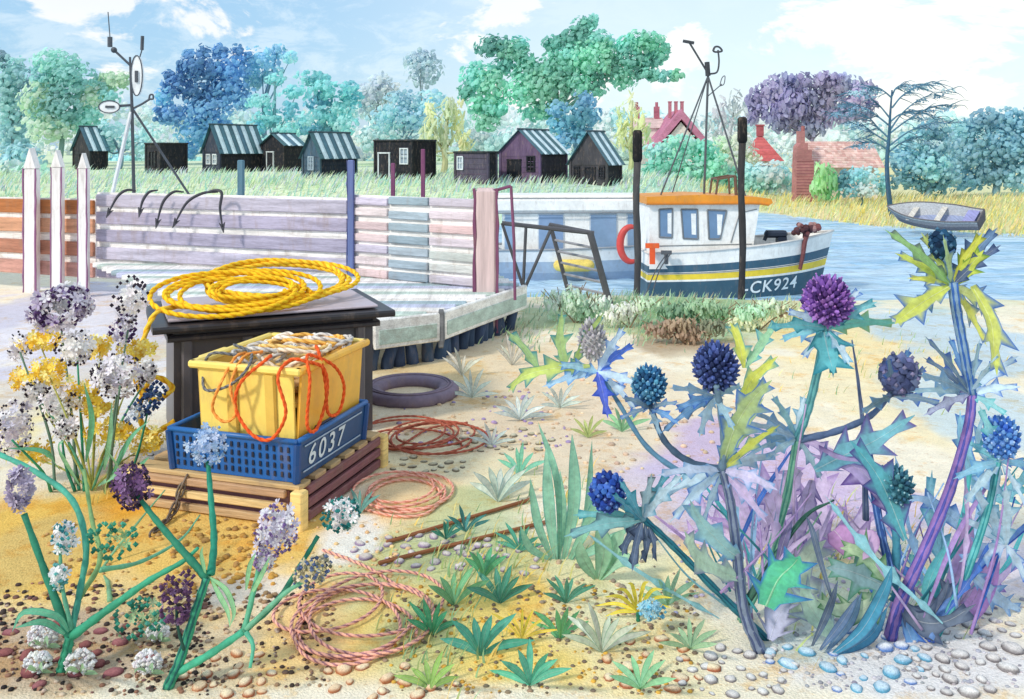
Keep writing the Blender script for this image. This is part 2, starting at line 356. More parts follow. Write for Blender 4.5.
# ================================================================== FAR BANK
def ground_depth(px, py, lo=44, hi=120):        # how far off the far bank shows at this picture position
    best = None; Y = lo
    while Y < hi:
        x = (px-512)/F*Y; e = abs(HY+F*(CZ-zg(x, Y))/Y-py)
        if best is None or e < best[0]: best = (e, Y)
        Y += .5
    return best[1]
INK = C(40, 42, 48); PLUM = C(92, 74, 96); SLATE = C(62, 70, 84); CHAR = C(54, 56, 60)
def hut(label, xl, xm, xr, yb, ye, yp, cg, cs, roof, feats):
    """gable (or flat) end between xl and xm facing half left, long side between xm and xr facing half right"""
    Y = ground_depth(xm, yb); k = Y/F; th = math.radians(33)
    a = (xm-xl)*k/math.cos(th); b = (xr-xm)*k/math.sin(th)
    if b > a*2.2: b = a*2.2
    p0 = V(((xm-512)*k, Y, 0)); z0 = zg(p0.x, Y)-.12; zg0 = CZ-(yb-HY)*k
    he = CZ-(ye-HY)*k; hp = CZ-(yp-HY)*k
    G = V((-math.cos(th), math.sin(th), 0)); S = V((math.sin(th), math.cos(th), 0)); U = V((0, 0, 1))
    t = thing('fishing_hut', label, 'hut', (p0.x+(G.x*a+S.x*b)/2, p0.y+(G.y*a+S.y*b)/2, z0), 'black fishermen\'s huts along the far bank')
    def Q(u, v, z): q = p0+G*u+S*v; q.z = z; return q
    zb = z0-.3
    w = MB(cg)
    if roof:
        gp = [Q(0, 0, zb), Q(a, 0, zb), Q(a, 0, he), Q(a/2, 0, hp), Q(0, 0, he)]
    else: gp = [Q(0, 0, zb), Q(a, 0, zb), Q(a, 0, he), Q(0, 0, he)]
    w.prism(gp, S*.06, cg); w.prism([p+S*(b-.06) for p in gp], S*.06, cg)
    w.prism([Q(0, .06, zb), Q(0, b-.06, zb), Q(0, b-.06, he), Q(0, .06, he)], G*.06, cs)  # right-hand long side: its shade is put into the darker wall colour
    w.prism([Q(a-.06, .06, zb), Q(a-.06, b-.06, zb), Q(a-.06, b-.06, he), Q(a-.06, .06, he)], G*.06, cg)
    # weatherboard laps and corner boards standing proud
    nb = max(5, int((he-zg0)/.28))
    for i in range(1, nb):
        z = zg0+(he-zg0)*i/nb
        w.box(Q(-.012, b/2, z), (.024, b, .035), G, S, U, jit(cs, .3)); w.box(Q(a/2, -.012, z), (a, .024, .035), G, S, U, jit(cg, .3))
    for u, v in ((0, 0), (a, 0), (0, b)): w.box(Q(u, v, (zb+he)/2), (.14, .14, he-zb), G, S, U, jit(cg, .2))
    w.build('wall', 'tarred', t)
    r = MB()
    if roof:
        for side in (0, 1):
            n = max(5, int(b/.36)); ov = .22
            for i in range(n):
                v0 = -ov+(b+2*ov)*i/n; v1 = v0+(b+2*ov)/n*.96; e = (-.24 if side == 0 else a+.24); ez = he-.24*(hp-he)/(a/2)
                q = [Q(e, v0, ez), Q(e, v1, ez), Q(a/2, v1, hp+.03), Q(a/2, v0, hp+.03)]
                c = C(206, 226, 232) if i % 2 else jit(C(74, 112, 124), .2)
                mid0 = [q[0].lerp(q[1], .5)+U*.07, q[3].lerp(q[2], .5)+U*.07]
                r.add([q[0], q[1], q[2], q[3], mid0[0], mid0[1]], [[0, 4, 5, 3], [4, 1, 2, 5], [0, 3, 2, 1]], c)
        r.tube([Q(a/2, -.26, hp+.08), Q(a/2, b+.26, hp+.08)], .07, 6, C(60, 80, 90))
        rk = 'metal'
    else:
        r.bbox(Q(a/2, b/2, he+.05), (a+.24, b+.24, .12), G, S, U, jit(CHAR, .1), .03); rk = 'tarred'
    r.build('roof', rk, t)
    for f in feats:
        kind, u, z, fw, fh, col = f; u *= a; z = zg0+z*(he-zg0); d = MB(col)
        if kind == 'door':
            zc = zg0+fh*(he-zg0)/2; H = fh*(he-zg0); W = fw*a
            d.box(Q(u, -.03, zc), (W, .05, H), G, S, U, INK)
            for s in (-1, 1): d.box(Q(u+s*W/2, -.045, zc), (.09, .09, H+.1), G, S, U, col)
            d.box(Q(u, -.045, zc+H/2), (W+.14, .1, .09), G, S, U, col)
            d.box(Q(u, -.06, zc-H*.1), (W*.86, .03, .07), G, S, U, jit(INK, .3)); d.build('door', 'tarred', t)
        else:
            W, H = fw*a, fh*(he-zg0)
            for s in (-1, 1):
                d.box(Q(u+s*W/2, -.04, z), (.08, .09, H+.08), G, S, U, col); d.box(Q(u, -.04, z+s*H/2), (W+.08, .092, .08), G, S, U, col)
            d.box(Q(u, -.035, z), (.05, .07, H), G, S, U, col); d.box(Q(u, -.035, z), (W, .072, .05), G, S, U, col)
            fo = d.build('window', 'tarred', t)
            e = MB(C(150, 165, 178) if kind == 'window' else C(30, 30, 36)); e.box(Q(u, -.012, z), (W, .022, H), G, S, U); e.build('pane', 'glass', fo)
    return t
WH = C(205, 210, 212)
hut('small gabled black hut farthest left, under a blue striped roof, behind the white pickets', 66, 90, 100, 170, 147, 127, CHAR, INK, True, [('dark', .5, .55, .22, .34, CHAR)])
hut('small flat-roofed black hut standing alone beside the radar mast', 141, 160, 177, 174, 144, 141, CHAR, INK, False, [('dark', .5, .5, .45, .5, INK)])
hut('gabled black hut with two pale windows in its end, below the deep blue tree', 199, 220, 250, 173, 148, 125, SLATE, INK, True, [('window', .68, .55, .22, .38, WH), ('window', .3, .55, .22, .38, WH)])
hut('narrow black hut with a white-outlined door and short striped roof', 257, 284, 299, 172, 144, 134, INK, INK, True, [('door', .6, 0, .3, .72, WH)])
hut('blue-black hut with a wide striped roof, just left of the blue quay post', 300, 320, 355, 179, 153, 133, C(70, 92, 110), C(40, 48, 62), True, [('window', .5, .6, .3, .5, C(150, 165, 178))])
hut('biggest flat-roofed black hut, with outlined door and square white-framed window', 371, 412, 432, 181, 141, 139, INK, C(36, 36, 40), False, [('door', .74, 0, .3, .7, WH), ('window', .2, .62, .2, .38, WH)])
hut('low flat-roofed plum-grey hut without a door, just left of the plum gabled hut', 454, 488, 496, 185, 153, 151, C(84, 78, 92), INK, False, [('window', .84, .68, .16, .4, WH)])
hut('plum-coloured gabled hut with a dark door and one dark window, widest striped roof', 500, 540, 569, 183, 151, 130, C(104, 84, 110), C(48, 44, 54), True, [('door', .64, 0, .32, .72, INK), ('dark', .22, .6, .18, .46, INK)])
hut('black gabled hut farthest right, with a tall dark opening between two dark windows', 572, 607, 624, 186, 160, 132, C(72, 70, 74), INK, True, [('dark', .82, .52, .14, .42, INK), ('door', .46, 0, .26, .7, INK), ('dark', .14, .52, .14, .42, INK)])

# ---- houses
def px_quad(mb, pts, Y, d, c): mb.prism([at(x, y, Y) for x, y in pts], (0, d, 0), c)
BR = C(186, 118, 112)
def house_gable():                       # rose gable and chimneys behind the wheelhouse mast
    Y = 84; k = Y/F; b = at(680, 142, Y); zb = zg(b.x, Y)-.3
    t = thing('gabled_house', 'pale house with a rose-pink gabled roof and tall chimneys, behind the fishing boat\'s mast', 'house', (b.x, Y+3, zb))
    w = MB(C(226, 214, 206)); H = CZ-(146-HY)*k; pk = CZ-(119-HY)*k; x0, x1 = at(661, 0, Y).x, at(701, 0, Y).x
    w.prism([V((x0, Y, zb)), V((x1, Y, zb)), V((x1, Y, H)), V(((x0+x1)/2, Y, pk-.3)), V((x0, Y, H))], (0, 6, 0)); w.build('wall', 'brick', t)
    r = MB(C(196, 132, 160)); m = (x0+x1)/2
    for s, xe in ((-1, x0-.7), (1, x1+.7)):
        r.prism([V((xe, Y-.35, H-.5)), V((m, Y-.35, pk)), V((m, Y-.35, pk+.9)), V((xe, Y-.35, H+.35))], (0, 6.7, 0), jit(C(190, 126, 152), .08))
    ro = r.build('roof', 'brick', t)
    for x in (-1.15, 0, 1.15):
        c = MB(C(186, 118, 132)); c.box((m-.2+x*.5, Y+1.5, pk+.9), (.26, .4, 1.5)); c.box((m-.2+x*.5, Y+1.5, pk+1.68), (.34, .48, .1)); c.build('chimney', 'brick', ro)
    wn_ = MB(C(240, 238, 232)); z = H-.3; px_ = m
    wn_.box((px_, Y-.03, z), (1.3, .08, 1.5)); f = wn_.build('window', 'paint', t); MBp = MB(C(90, 105, 120)); MBp.box((px_, Y-.09, z), (1.1, .05, 1.3)); MBp.build('pane', 'glass', f)
    # long low range at its left with two chimneys
    t2 = thing('long_house', 'low cream house with a chimney at each ridge end, left of the rose-roofed house', 'house', (at(650, 0, 88).x, 90, zg(at(650, 0, 88).x, 88)-.3))
    Y = 88; k = Y/F; x0, x1 = at(636, 0, Y).x, at(664, 0, Y).x; H = CZ-(128-HY)*k; pk = CZ-(119-HY)*k; zb -= .2
    w = MB(C(232, 224, 216)); w.box(((x0+x1)/2, Y+2, (zb+H)/2), (x1-x0, 4, H-zb)); w.build('wall', 'brick', t2)
    r = MB(C(214, 188, 184)); r.prism([V((x0-.2, Y-.3, H)), V((x0-.2, Y+2, pk+.2)), V((x0-.2, Y+4.3, H))], (x1-x0+.4, 0, 0)); ro = r.build('roof', 'brick', t2)
    for x in (x0+.35, x1-.4):
        c = MB(C(176, 106, 122)); c.box((x, Y+2, pk+.6), (.5, .6, 1.4)); c.tube([V((x, Y+2, pk+1.3)), V((x, Y+2, pk+1.75))], .15, 7); c.build('chimney', 'brick', ro)
house_gable()
def house_red():
    Y = 74; k = Y/F; xm = at(766, 0, Y).x; zb = zg(xm, Y)-.3
    t = thing('cottage', 'small cottage with a steep brick-red pyramid roof, right of the second dark mooring post', 'house', (xm, Y+1.5, zb))
    H = CZ-(160-HY)*k; pk = CZ-(133-HY)*k; hw = 19*k
    w = MB(C(216, 206, 196)); w.box((xm, Y+1.6, (zb+H)/2), (hw*1.7, hw*1.5, H-zb)); w.build('wall', 'brick', t)
    r = MB(); b = [V((xm-hw, Y+1.6-hw*.9, H-.1)), V((xm+hw, Y+1.6-hw*.9, H-.1)), V((xm+hw, Y+1.6+hw*.9, H-.1)), V((xm-hw, Y+1.6+hw*.9, H-.1))]; ap = V((xm-.05, Y+1.6, pk))
    for i in range(4):                   # courses of tiles stepping up the slope
        for j in range(9):
            a0, a1 = j/9, (j+1)/9; p, q = b[i], b[(i+1) % 4]; up = V((0, 0, .035))
            r.add([p.lerp(ap, a0)+up, q.lerp(ap, a0)+up, q.lerp(ap, a1), p.lerp(ap, a1), p.lerp(ap, a0), q.lerp(ap, a0)], [[0, 1, 2, 3], [4, 5, 1, 0]], jit(C(198, 102, 104), .1))
    ro = r.build('roof', 'brick', t)
    c = MB(C(176, 92, 100)); c.box(ap+V((0, 0, .2)), (.5, .5, .9)); c.box(ap+V((0, 0, .68)), (.62, .62, .12)); c.build('chimney', 'brick', ro)
    c = MB(C(240, 238, 230)); c.box((xm, Y+1.6-hw*.75-.04, H-.9), (1.1, .08, 1.1)); f = c.build('window', 'paint', t); c = MB(C(95, 110, 125)); c.box((xm, Y+1.6-hw*.75-.1, H-.9), (.9, .05, .9)); c.build('pane', 'glass', f)
house_red()
def house_brick():
    Y = 60; k = Y/F; xm = at(806, 0, Y).x; zb = zg(xm, Y)-.4
    t = thing('brick_house', 'house with a tall stepped red-brick gable end and a long pale tiled roof', 'house', (at(840, 0, Y).x, Y+2, zb))
    w = MB(C(178, 122, 120))
    prof = [(796, 204), (814, 204), (814, 160), (812, 160), (812, 150), (808, 150), (808, 143), (805, 143), (805, 131), (801, 131), (801, 143), (798, 146), (797, 160)]
    w.prism([at(x, y, Y) for x, y in prof], (0, 1.0, 0))
    for j in range(20):
        z = zb+.5+j*.2
        if z < CZ-(160-HY)*k: w.box((at(805, 0, Y).x, Y-.008, z), (17*k, .016, .05), c=jit(C(150, 96, 98), .2))
    w.build('gable_wall', 'brick', t)
    c = MB(C(168, 108, 108)); c.tube([at(803, 131, Y+1), at(803, 126, Y+1)], .13, 7); c.build('chimney_pot', 'brick', t)
    x0, x1 = at(814, 0, Y).x, at(884, 0, Y).x; H = CZ-(168-HY)*k; pk = CZ-(141-HY)*k
    w = MB(C(222, 208, 198)); w.box(((x0+x1)/2, Y+2.8, (zb+H)/2), (x1-x0-.02, 3.6, H-zb)); w.build('wall', 'brick', t)
    r = MB(); n = 12
    for j in range(n):
        a0, a1 = j/n, (j+1)/n; A = V((0, Y+.6, H)); B = V((0, Y+2.8, pk)); p, q = A.lerp(B, a0), A.lerp(B, a1)
        m = 22
        for i in range(m):
            xa, xb = x0+.01+(x1+.3-x0)*i/m, x0+.01+(x1+.3-x0)*(i+1)/m
            r.add([V((xa, p.y, p.z+.05)), V((xb, p.y, p.z+.05)), V((xb, q.y, q.z)), V((xa, q.y, q.z)), V((xa, p.y, p.z)), V((xb, p.y, p.z))], [[0, 1, 2, 3], [4, 5, 1, 0]], jit(mixc(C(228, 200, 190), C(206, 160, 152), random.random()), .06))
    r.prism([V((x0+.01, Y+2.8, pk)), V((x0+.01, Y+5, H)), V((x0+.01, Y+2.8, H))], (x1+.3-x0, 0, 0), C(206, 170, 160))
    r.build('roof', 'brick', t)
house_brick()

# ---- trees
def leaf_cloud(mb, clumps, Y, cols, lp, cover=3.4, tall=1., droop=0., depth=.8, grow=1.):
    k = Y/F
    for cl in clumps:
        cx, cy, rx, ry = cl[0], cl[1], cl[2]*grow, cl[3]*grow; tint = cols[cl[4] % len(cols)] if len(cl) > 4 else random.choice(cols)
        tint = jit(tint, .12); c0 = at(cx, cy, Y); R = V((rx*k, (rx+ry)/2*k*depth, ry*k)); c0.y += random.uniform(-.5, .5)*R.y
        n = int(1.5*cover*math.pi*rx*ry/(.8*lp*lp*tall)); bl = 1+.2*random.random()
        for _ in range(n):
            d = V((random.gauss(0, 1), random.gauss(0, 1), random.gauss(0, 1))).normalized(); q = random.random()**.42
            q *= 1+.22*noise.noise(d*2.1+c0)
            p = c0+V((d.x*R.x, d.y*R.y, d.z*R.z))*q
            nrm = (d+V((random.gauss(0, .6), random.gauss(0, .6)-.4, random.gauss(0, .6)+.25))).normalized()
            u = nrm.cross(V((random.gauss(0, .25) if tall > 1.3 else random.random(), .2, 1 if tall > 1.3 else random.random()))); 
            if u.length < .01: continue
            u.normalize(); w_ = nrm.cross(u)
            jt = jit(tint, .13); s = lp*k*.5*random.uniform(.6, 1.5); a, b = s*.8, s*tall
            lum = sum(jt)/3; col = tuple(min(.9, (v*.8+lum*.2)*1.55+.085) for v in jt)
            vs = [p+u*(math.cos(t)*a)+w_*(math.sin(t)*b) for t in (0, 1.05, 2.09, 3.14, 4.19, 5.24)]
            vs.append(p+nrm*(s*.22)); mb.add(vs, [[i, (i+1) % 6, 6] for i in range(6)], col)
def tree(name, label, cat, clumps, Y, cols, base, lp=4, trunk_col=C(110, 110, 105), group='trees along the far bank', r0=.28, cover=3.4, tall=1., limbs=7, depth=.8, lean=None):
    bx = at(base[0], 0, Y).x; zb = zg(bx, Y)-.2; k = Y/F
    t = thing(name, label, cat, (bx, Y, zb), group)
    cr = MB(); leaf_cloud(cr, clumps, Y, cols, lp*1.2, cover, tall, depth=depth, grow=1.13); cr.build('crown', 'crown', t)
    top = max(clumps, key=lambda c: -c[1]); tr = MB(tuple(v*.85+.05 for v in mixc(trunk_col, cols[0], .55)))
    b = V((bx, Y, zb)); cxm = sum(c[0] for c in clumps)/len(clumps); cym = sum(c[1] for c in clumps)/len(clumps)
    ctr = at(cxm, cym, Y); fork = b.lerp(V((b.x*.6+ctr.x*.4, Y, ctr.z)), .62); tp = at(top[0], top[1]+top[3]*.4, Y)
    tr.tube(curve([b, b.lerp(fork, .5)+V((.15, 0, 0)), fork, fork.lerp(tp, .55), tp], 4), [r0*(1-.045*i)*1.0 for i in range(17)], 7)
    for c in sorted(clumps, key=lambda c: -c[2]*c[3])[:limbs]:
        e = at(c[0], c[1]+c[3]*.3, Y); m = fork.lerp(e, .5)+V((0, random.uniform(-.4, .4), -.3)); s = fork.lerp(b, random.uniform(0, .25))
        tr.tube(curve([s, m, e], 4), [r0*.36-r0*.033*i for i in range(9)], 5)
    tr.build('trunk', 'tarred', t); return t
BLU = [C(76, 144, 186), C(98, 162, 200), C(62, 126, 170)]; PBL = [C(140, 190, 216), C(158, 200, 222)]
tree('broad_tree', 'hazy grey-green tree at the far left edge', 'tree', [(12, 72, 15, 16), (8, 100, 14, 24), (30, 88, 12, 16), (14, 130, 20, 18), (2, 60, 8, 10), (18, 160, 26, 18)], 86, [C(126, 166, 172), C(140, 180, 184), C(112, 150, 158)], (12, 172), 4)
tree('broad_tree', 'blue-green rounded tree above the white pickets, left of the radar mast', 'tree', [(56, 62, 22, 12), (44, 76, 16, 14), (72, 78, 24, 18), (40, 100, 20, 18), (62, 108, 26, 20), (90, 96, 16, 14), (114, 80, 20, 9), (100, 88, 12, 9), (50, 128, 26, 14), (85, 120, 18, 14), (112, 96, 12, 6)], 80, [C(132, 186, 180), C(120, 176, 172), C(148, 198, 186), C(170, 200, 170)], (58, 170), 4)
tree('broad_tree', 'deep blue tree with knobbly round clumps along its top, behind the huts', 'tree', [(190, 55, 6, 7, 0), (203, 52, 7, 7, 2), (219, 51, 7, 8, 0), (236, 51, 6, 8, 2), (247, 57, 6, 7, 0), (183, 66, 6, 6, 0), (169, 76, 6, 6, 2), (200, 68, 20, 14, 2), (228, 70, 20, 16, 0), (178, 84, 14, 13, 2), (200, 92, 20, 14, 2), (228, 92, 22, 16, 0), (166, 98, 9, 10, 1), (162, 112, 8, 9, 2), (208, 112, 24, 14, 1), (176, 116, 14, 11, 1), (244, 100, 10, 10, 1), (196, 134, 22, 14, 1), (222, 130, 14, 12, 1), (188, 150, 10, 8, 1)], 88, BLU, (205, 172), 4, C(70, 100, 120))
tree('broad_tree', 'pale blue leggy tree with thin sprays, between the deep blue and teal trees', 'tree', [(262, 62, 20, 14), (277, 50, 8, 7), (290, 58, 9, 6), (270, 76, 14, 10), (252, 80, 10, 10)], 90, [C(110, 168, 204), C(130, 184, 212)], (262, 172), 4, C(100, 130, 150), cover=2.6)
tree('broad_tree', 'low pale blue bush-like tree left of the deep blue tree, beside the radar mast', 'tree', [(111, 131, 13, 11), (128, 140, 10, 8), (140, 146, 12, 9), (106, 146, 12, 8), (150, 132, 9, 8)], 76, PBL, (118, 165), 4, group='trees along the far bank', cover=2.6)
TEA = [C(112, 188, 192), C(96, 176, 184), C(134, 202, 200)]
tree('broad_tree', 'teal tree of separate oval leaf clumps, above the hut with the white-outlined door', 'tree', [(275, 79, 10, 6), (260, 101, 16, 7), (268, 119, 16, 10), (290, 112, 9, 10), (296, 93, 16, 7), (288, 130, 14, 7), (256, 128, 10, 7), (304, 120, 9, 7), (280, 144, 18, 8)], 76, TEA, (272, 170), 4, C(110, 140, 150), cover=2.6)
tree('broad_tree', 'brighter teal tree leaning out over the wide striped hut roof', 'tree', [(312, 78, 16, 8), (332, 90, 24, 9), (318, 101, 14, 8), (342, 108, 14, 9), (322, 116, 18, 9), (305, 128, 16, 8), (344, 124, 14, 10), (328, 132, 16, 8), (350, 96, 10, 14, 1)], 84, TEA+[C(78, 160, 178)], (326, 172), 4, C(110, 140, 150), cover=2.8)
tree('broad_tree', 'round grey tree rising alone on a thin stem, left of the big green tree', 'tree', [(423, 68, 19, 17), (420, 60, 12, 9)], 92, [C(152, 174, 186), C(164, 184, 194)], (421, 172), 4, C(140, 150, 150), limbs=2, r0=.2, cover=3)
tree('broad_tree', 'lilac-grey tree behind the biggest flat-roofed hut', 'tree', [(380, 82, 12, 9), (372, 96, 18, 13), (388, 92, 12, 12), (364, 108, 12, 8)], 94, [C(160, 176, 190), C(172, 186, 198)], (376, 172), 4, C(140, 150, 150), cover=2.8)
tree('broad_tree', 'powder-blue spreading tree directly behind the biggest flat-roofed hut', 'tree', [(402, 102, 18, 13), (428, 102, 18, 12), (388, 118, 20, 12), (412, 120, 22, 12), (372, 140, 14, 13), (392, 136, 16, 10), (434, 120, 14, 12)], 84, [C(134, 178, 202), C(150, 192, 210), C(160, 194, 200)], (405, 172), 4, C(120, 140, 150), cover=2.8)
tree('slender_tree', 'feathery olive-yellow tree between the two larger flat-roofed huts', 'tree', [(430, 118, 6, 22), (448, 112, 8, 16), (440, 136, 12, 20), (458, 122, 6, 24), (425, 144, 8, 16), (466, 146, 8, 14)], 68, [C(190, 192, 140), C(176, 186, 150), C(206, 196, 140)], (443, 178), 3, C(160, 150, 110), cover=1.9, tall=2.6, group='trees along the far bank')
GRN = [C(104, 176, 156), C(86, 162, 146), C(122, 188, 164), C(112, 184, 172)]
tree('great_tree', 'biggest tree, green and branching wide, above the plum gabled hut', 'tree', [(493, 46, 18, 12), (511, 50, 15, 10), (520, 44, 9, 8), (526, 60, 10, 10), (505, 66, 14, 10), (478, 78, 18, 16), (492, 86, 14, 16), (466, 92, 9, 9), (480, 104, 14, 10), (494, 108, 14, 12), (486, 122, 14, 9), (530, 74, 16, 14), (520, 92, 18, 13), (545, 92, 20, 22), (556, 70, 18, 18), (540, 112, 20, 8), (566, 56, 16, 14), (556, 44, 14, 9, 1), (582, 26, 11, 10), (590, 22, 7, 7), (578, 38, 18, 12), (597, 40, 16, 12), (586, 58, 20, 16), (604, 56, 10, 18), (576, 80, 16, 14), (594, 84, 14, 13), (600, 72, 12, 8), (624, 78, 14, 11), (614, 64, 11, 14), (632, 62, 18, 12), (645, 42, 20, 11), (660, 50, 11, 12), (628, 46, 13, 10), (650, 60, 14, 8), (664, 76, 14, 6), (676, 75, 7, 6), (648, 74, 11, 7), (640, 72, 10, 8)], 92, GRN, (556, 172), 4, C(90, 120, 110), r0=.42, limbs=16, cover=3.6, depth=.55)
tree('broad_tree', 'small blue tree under the big green one, above the farthest-right black hut', 'tree', [(558, 108, 11, 8), (585, 100, 11, 9), (578, 116, 15, 11), (592, 116, 10, 10), (560, 124, 12, 10), (580, 132, 13, 10), (566, 140, 14, 8)], 82, [C(98, 158, 188), C(112, 172, 196), C(80, 152, 172)], (575, 172), 4, C(80, 110, 130), cover=2.8)
tree('slender_tree', 'thin yellow-green willow between the last black hut and the left mooring post', 'tree', [(622, 118, 5, 18), (632, 110, 6, 16), (640, 124, 6, 20), (628, 140, 8, 18), (618, 134, 5, 14), (646, 140, 5, 14)], 70, [C(196, 204, 140), C(184, 196, 150)], (630, 180), 3, C(170, 165, 110), cover=1.6, tall=3)
tree('broad_tree', 'bright pale green bushy tree behind the wheelhouse, below the rose-roofed house', 'tree', [(660, 152, 16, 10), (680, 146, 18, 12), (702, 152, 16, 12), (668, 168, 20, 12), (690, 172, 22, 14), (714, 166, 14, 14), (652, 172, 12, 12), (726, 178, 14, 12), (700, 188, 24, 10), (670, 186, 22, 8)], 66, [C(130, 200, 172), C(150, 214, 186), C(112, 188, 166)], (690, 196), 4, C(120, 140, 110), r0=.2)
tree('slender_tree', 'wispy grey-green tree with thin upright twigs, left of the purple tree', 'tree', [(722, 112, 8, 14), (734, 104, 7, 14), (742, 116, 7, 14), (728, 130, 12, 12), (714, 126, 6, 12)], 84, [C(186, 190, 196), C(170, 178, 180)], (730, 185), 3, C(160, 165, 165), cover=1.3, tall=2.4)
tree('broad_tree', 'soft yellow-green tree between the wheelhouse mast and the brick-red pyramid roof', 'tree', [(724, 150, 12, 14), (740, 146, 12, 14), (734, 166, 16, 14), (750, 160, 10, 12), (722, 176, 14, 12), (744, 182, 18, 12)], 68, [C(182, 214, 172), C(196, 220, 170), C(168, 208, 180)], (735, 196), 4, C(150, 160, 120), cover=2.6, r0=.2)
PUR = [C(150, 142, 176), C(136, 130, 168), C(164, 156, 186), C(130, 132, 166)]
tree('spreading_tree', 'wide purple-leaved tree above the red cottage and the brick house', 'tree', [(758, 102, 12, 14), (772, 92, 14, 14), (786, 84, 14, 11), (790, 104, 18, 18), (806, 82, 14, 9), (812, 98, 18, 18), (826, 80, 14, 8), (834, 94, 18, 16), (848, 84, 14, 9), (856, 98, 14, 14), (866, 90, 9, 9), (768, 112, 14, 10), (800, 120, 16, 12), (824, 116, 18, 11), (846, 114, 14, 9), (868, 106, 8, 8), (752, 114, 9, 9), (784, 122, 14, 10), (812, 128, 14, 8), (860, 112, 12, 9)], 98, PUR, (812, 175), 4, C(96, 88, 110), r0=.26, cover=3.4, tall=1.35, limbs=11, depth=.6)
HG = [C(112, 166, 182), C(96, 150, 170), C(128, 180, 192), C(86, 144, 160)]
tree('broad_tree', 'big dusky teal tree filling the right edge behind the bare tree', 'tree', [(985, 122, 20, 12), (1008, 120, 18, 12), (1030, 124, 18, 14), (966, 132, 14, 10), (976, 146, 20, 16), (1004, 144, 22, 18), (1030, 150, 20, 20), (960, 156, 16, 14), (990, 170, 24, 16), (1018, 176, 24, 14), (968, 180, 18, 10)], 66, HG, (995, 190), 4, C(80, 110, 120), r0=.3)
tree('broad_tree', 'lower dusky teal tree just right of the bare tree\'s trunk', 'tree', [(930, 130, 16, 10), (914, 142, 16, 12), (940, 146, 18, 14), (904, 160, 14, 14), (928, 166, 20, 14), (950, 172, 14, 14), (908, 180, 16, 10), (936, 186, 20, 8)], 62, HG, (926, 190), 4, C(80, 110, 120), r0=.24)
tree('bush', 'light turquoise bush under the red cottage', 'bush', [(752, 172, 12, 10), (768, 174, 16, 12), (784, 178, 12, 12), (760, 186, 18, 8), (780, 190, 14, 8)], 66, [C(164, 214, 216), C(180, 222, 220), C(148, 206, 196)], (768, 196), 4, r0=.1, group='bushes by the houses')
tree('bush', 'fresh green spiky bush against the brick gable end', 'bush', [(820, 176, 7, 14), (828, 180, 7, 14), (818, 190, 8, 10), (830, 192, 8, 8)], 57, [C(120, 186, 120), C(150, 200, 130), C(104, 170, 120)], (824, 202), 3, r0=.08, tall=2.4, cover=2.6, group='bushes by the houses')
tree('bush', 'speckled deep teal hedge bush below the long pale tiled roof', 'bush', [(842, 180, 9, 10), (856, 176, 10, 10), (870, 176, 10, 10), (848, 190, 12, 7), (866, 190, 12, 7), (880, 184, 8, 10)], 57, [C(54, 130, 146), C(120, 182, 188), C(70, 148, 150), C(170, 210, 206)], (860, 200), 3.4, r0=.08, cover=2.6, group='bushes by the houses')
tree('bush', 'soft green hedge bush standing at the left end behind the pickets, below the grey-green tree', 'bush', [(12, 170, 18, 10), (36, 172, 18, 10), (56, 176, 14, 8), (20, 182, 22, 8)], 66, [C(150, 200, 170), C(170, 214, 186)], (28, 184), 4, r0=.1, group='bushes by the houses')
for i, (label, cl, cols) in enumerate((
        ('low pale blue thicket between the two leftmost black huts', [(108, 160, 14, 10), (126, 164, 16, 9), (140, 162, 12, 10)], PBL),
        ('low green-blue thicket between the radar mast hut and the twin-windowed hut', [(184, 160, 12, 12), (196, 166, 12, 8), (176, 168, 10, 8)], [C(130, 190, 200), C(150, 200, 196)]),
        ('low blue-grey thicket behind the narrow hut with the white-outlined door', [(252, 160, 12, 12), (296, 160, 12, 14), (262, 168, 10, 8)], [C(120, 176, 200), C(140, 190, 206)]),
        ('pale mint thicket left of the biggest flat-roofed hut', [(358, 160, 12, 12), (366, 168, 12, 10)], [C(160, 210, 204), C(176, 216, 200)]),
        ('straw-green thicket right of the biggest flat-roofed hut', [(436, 160, 14, 12), (450, 164, 12, 12), (444, 170, 14, 8)], [C(196, 206, 150), C(176, 206, 170)]),
        ('pale blue thicket above the low plum-grey hut', [(478, 140, 14, 12), (492, 146, 12, 12), (468, 148, 10, 12)], [C(176, 200, 216), C(160, 194, 206)]),
        ('pale green thicket behind the left mooring post', [(630, 166, 14, 12), (648, 160, 12, 14), (618, 172, 10, 8)], [C(160, 210, 180), C(186, 220, 180)]))):
    tree('thicket', label, 'thicket', cl, 97, cols, (cl[0][0], 172), 4, r0=.1, group='low thickets behind the huts', limbs=3)
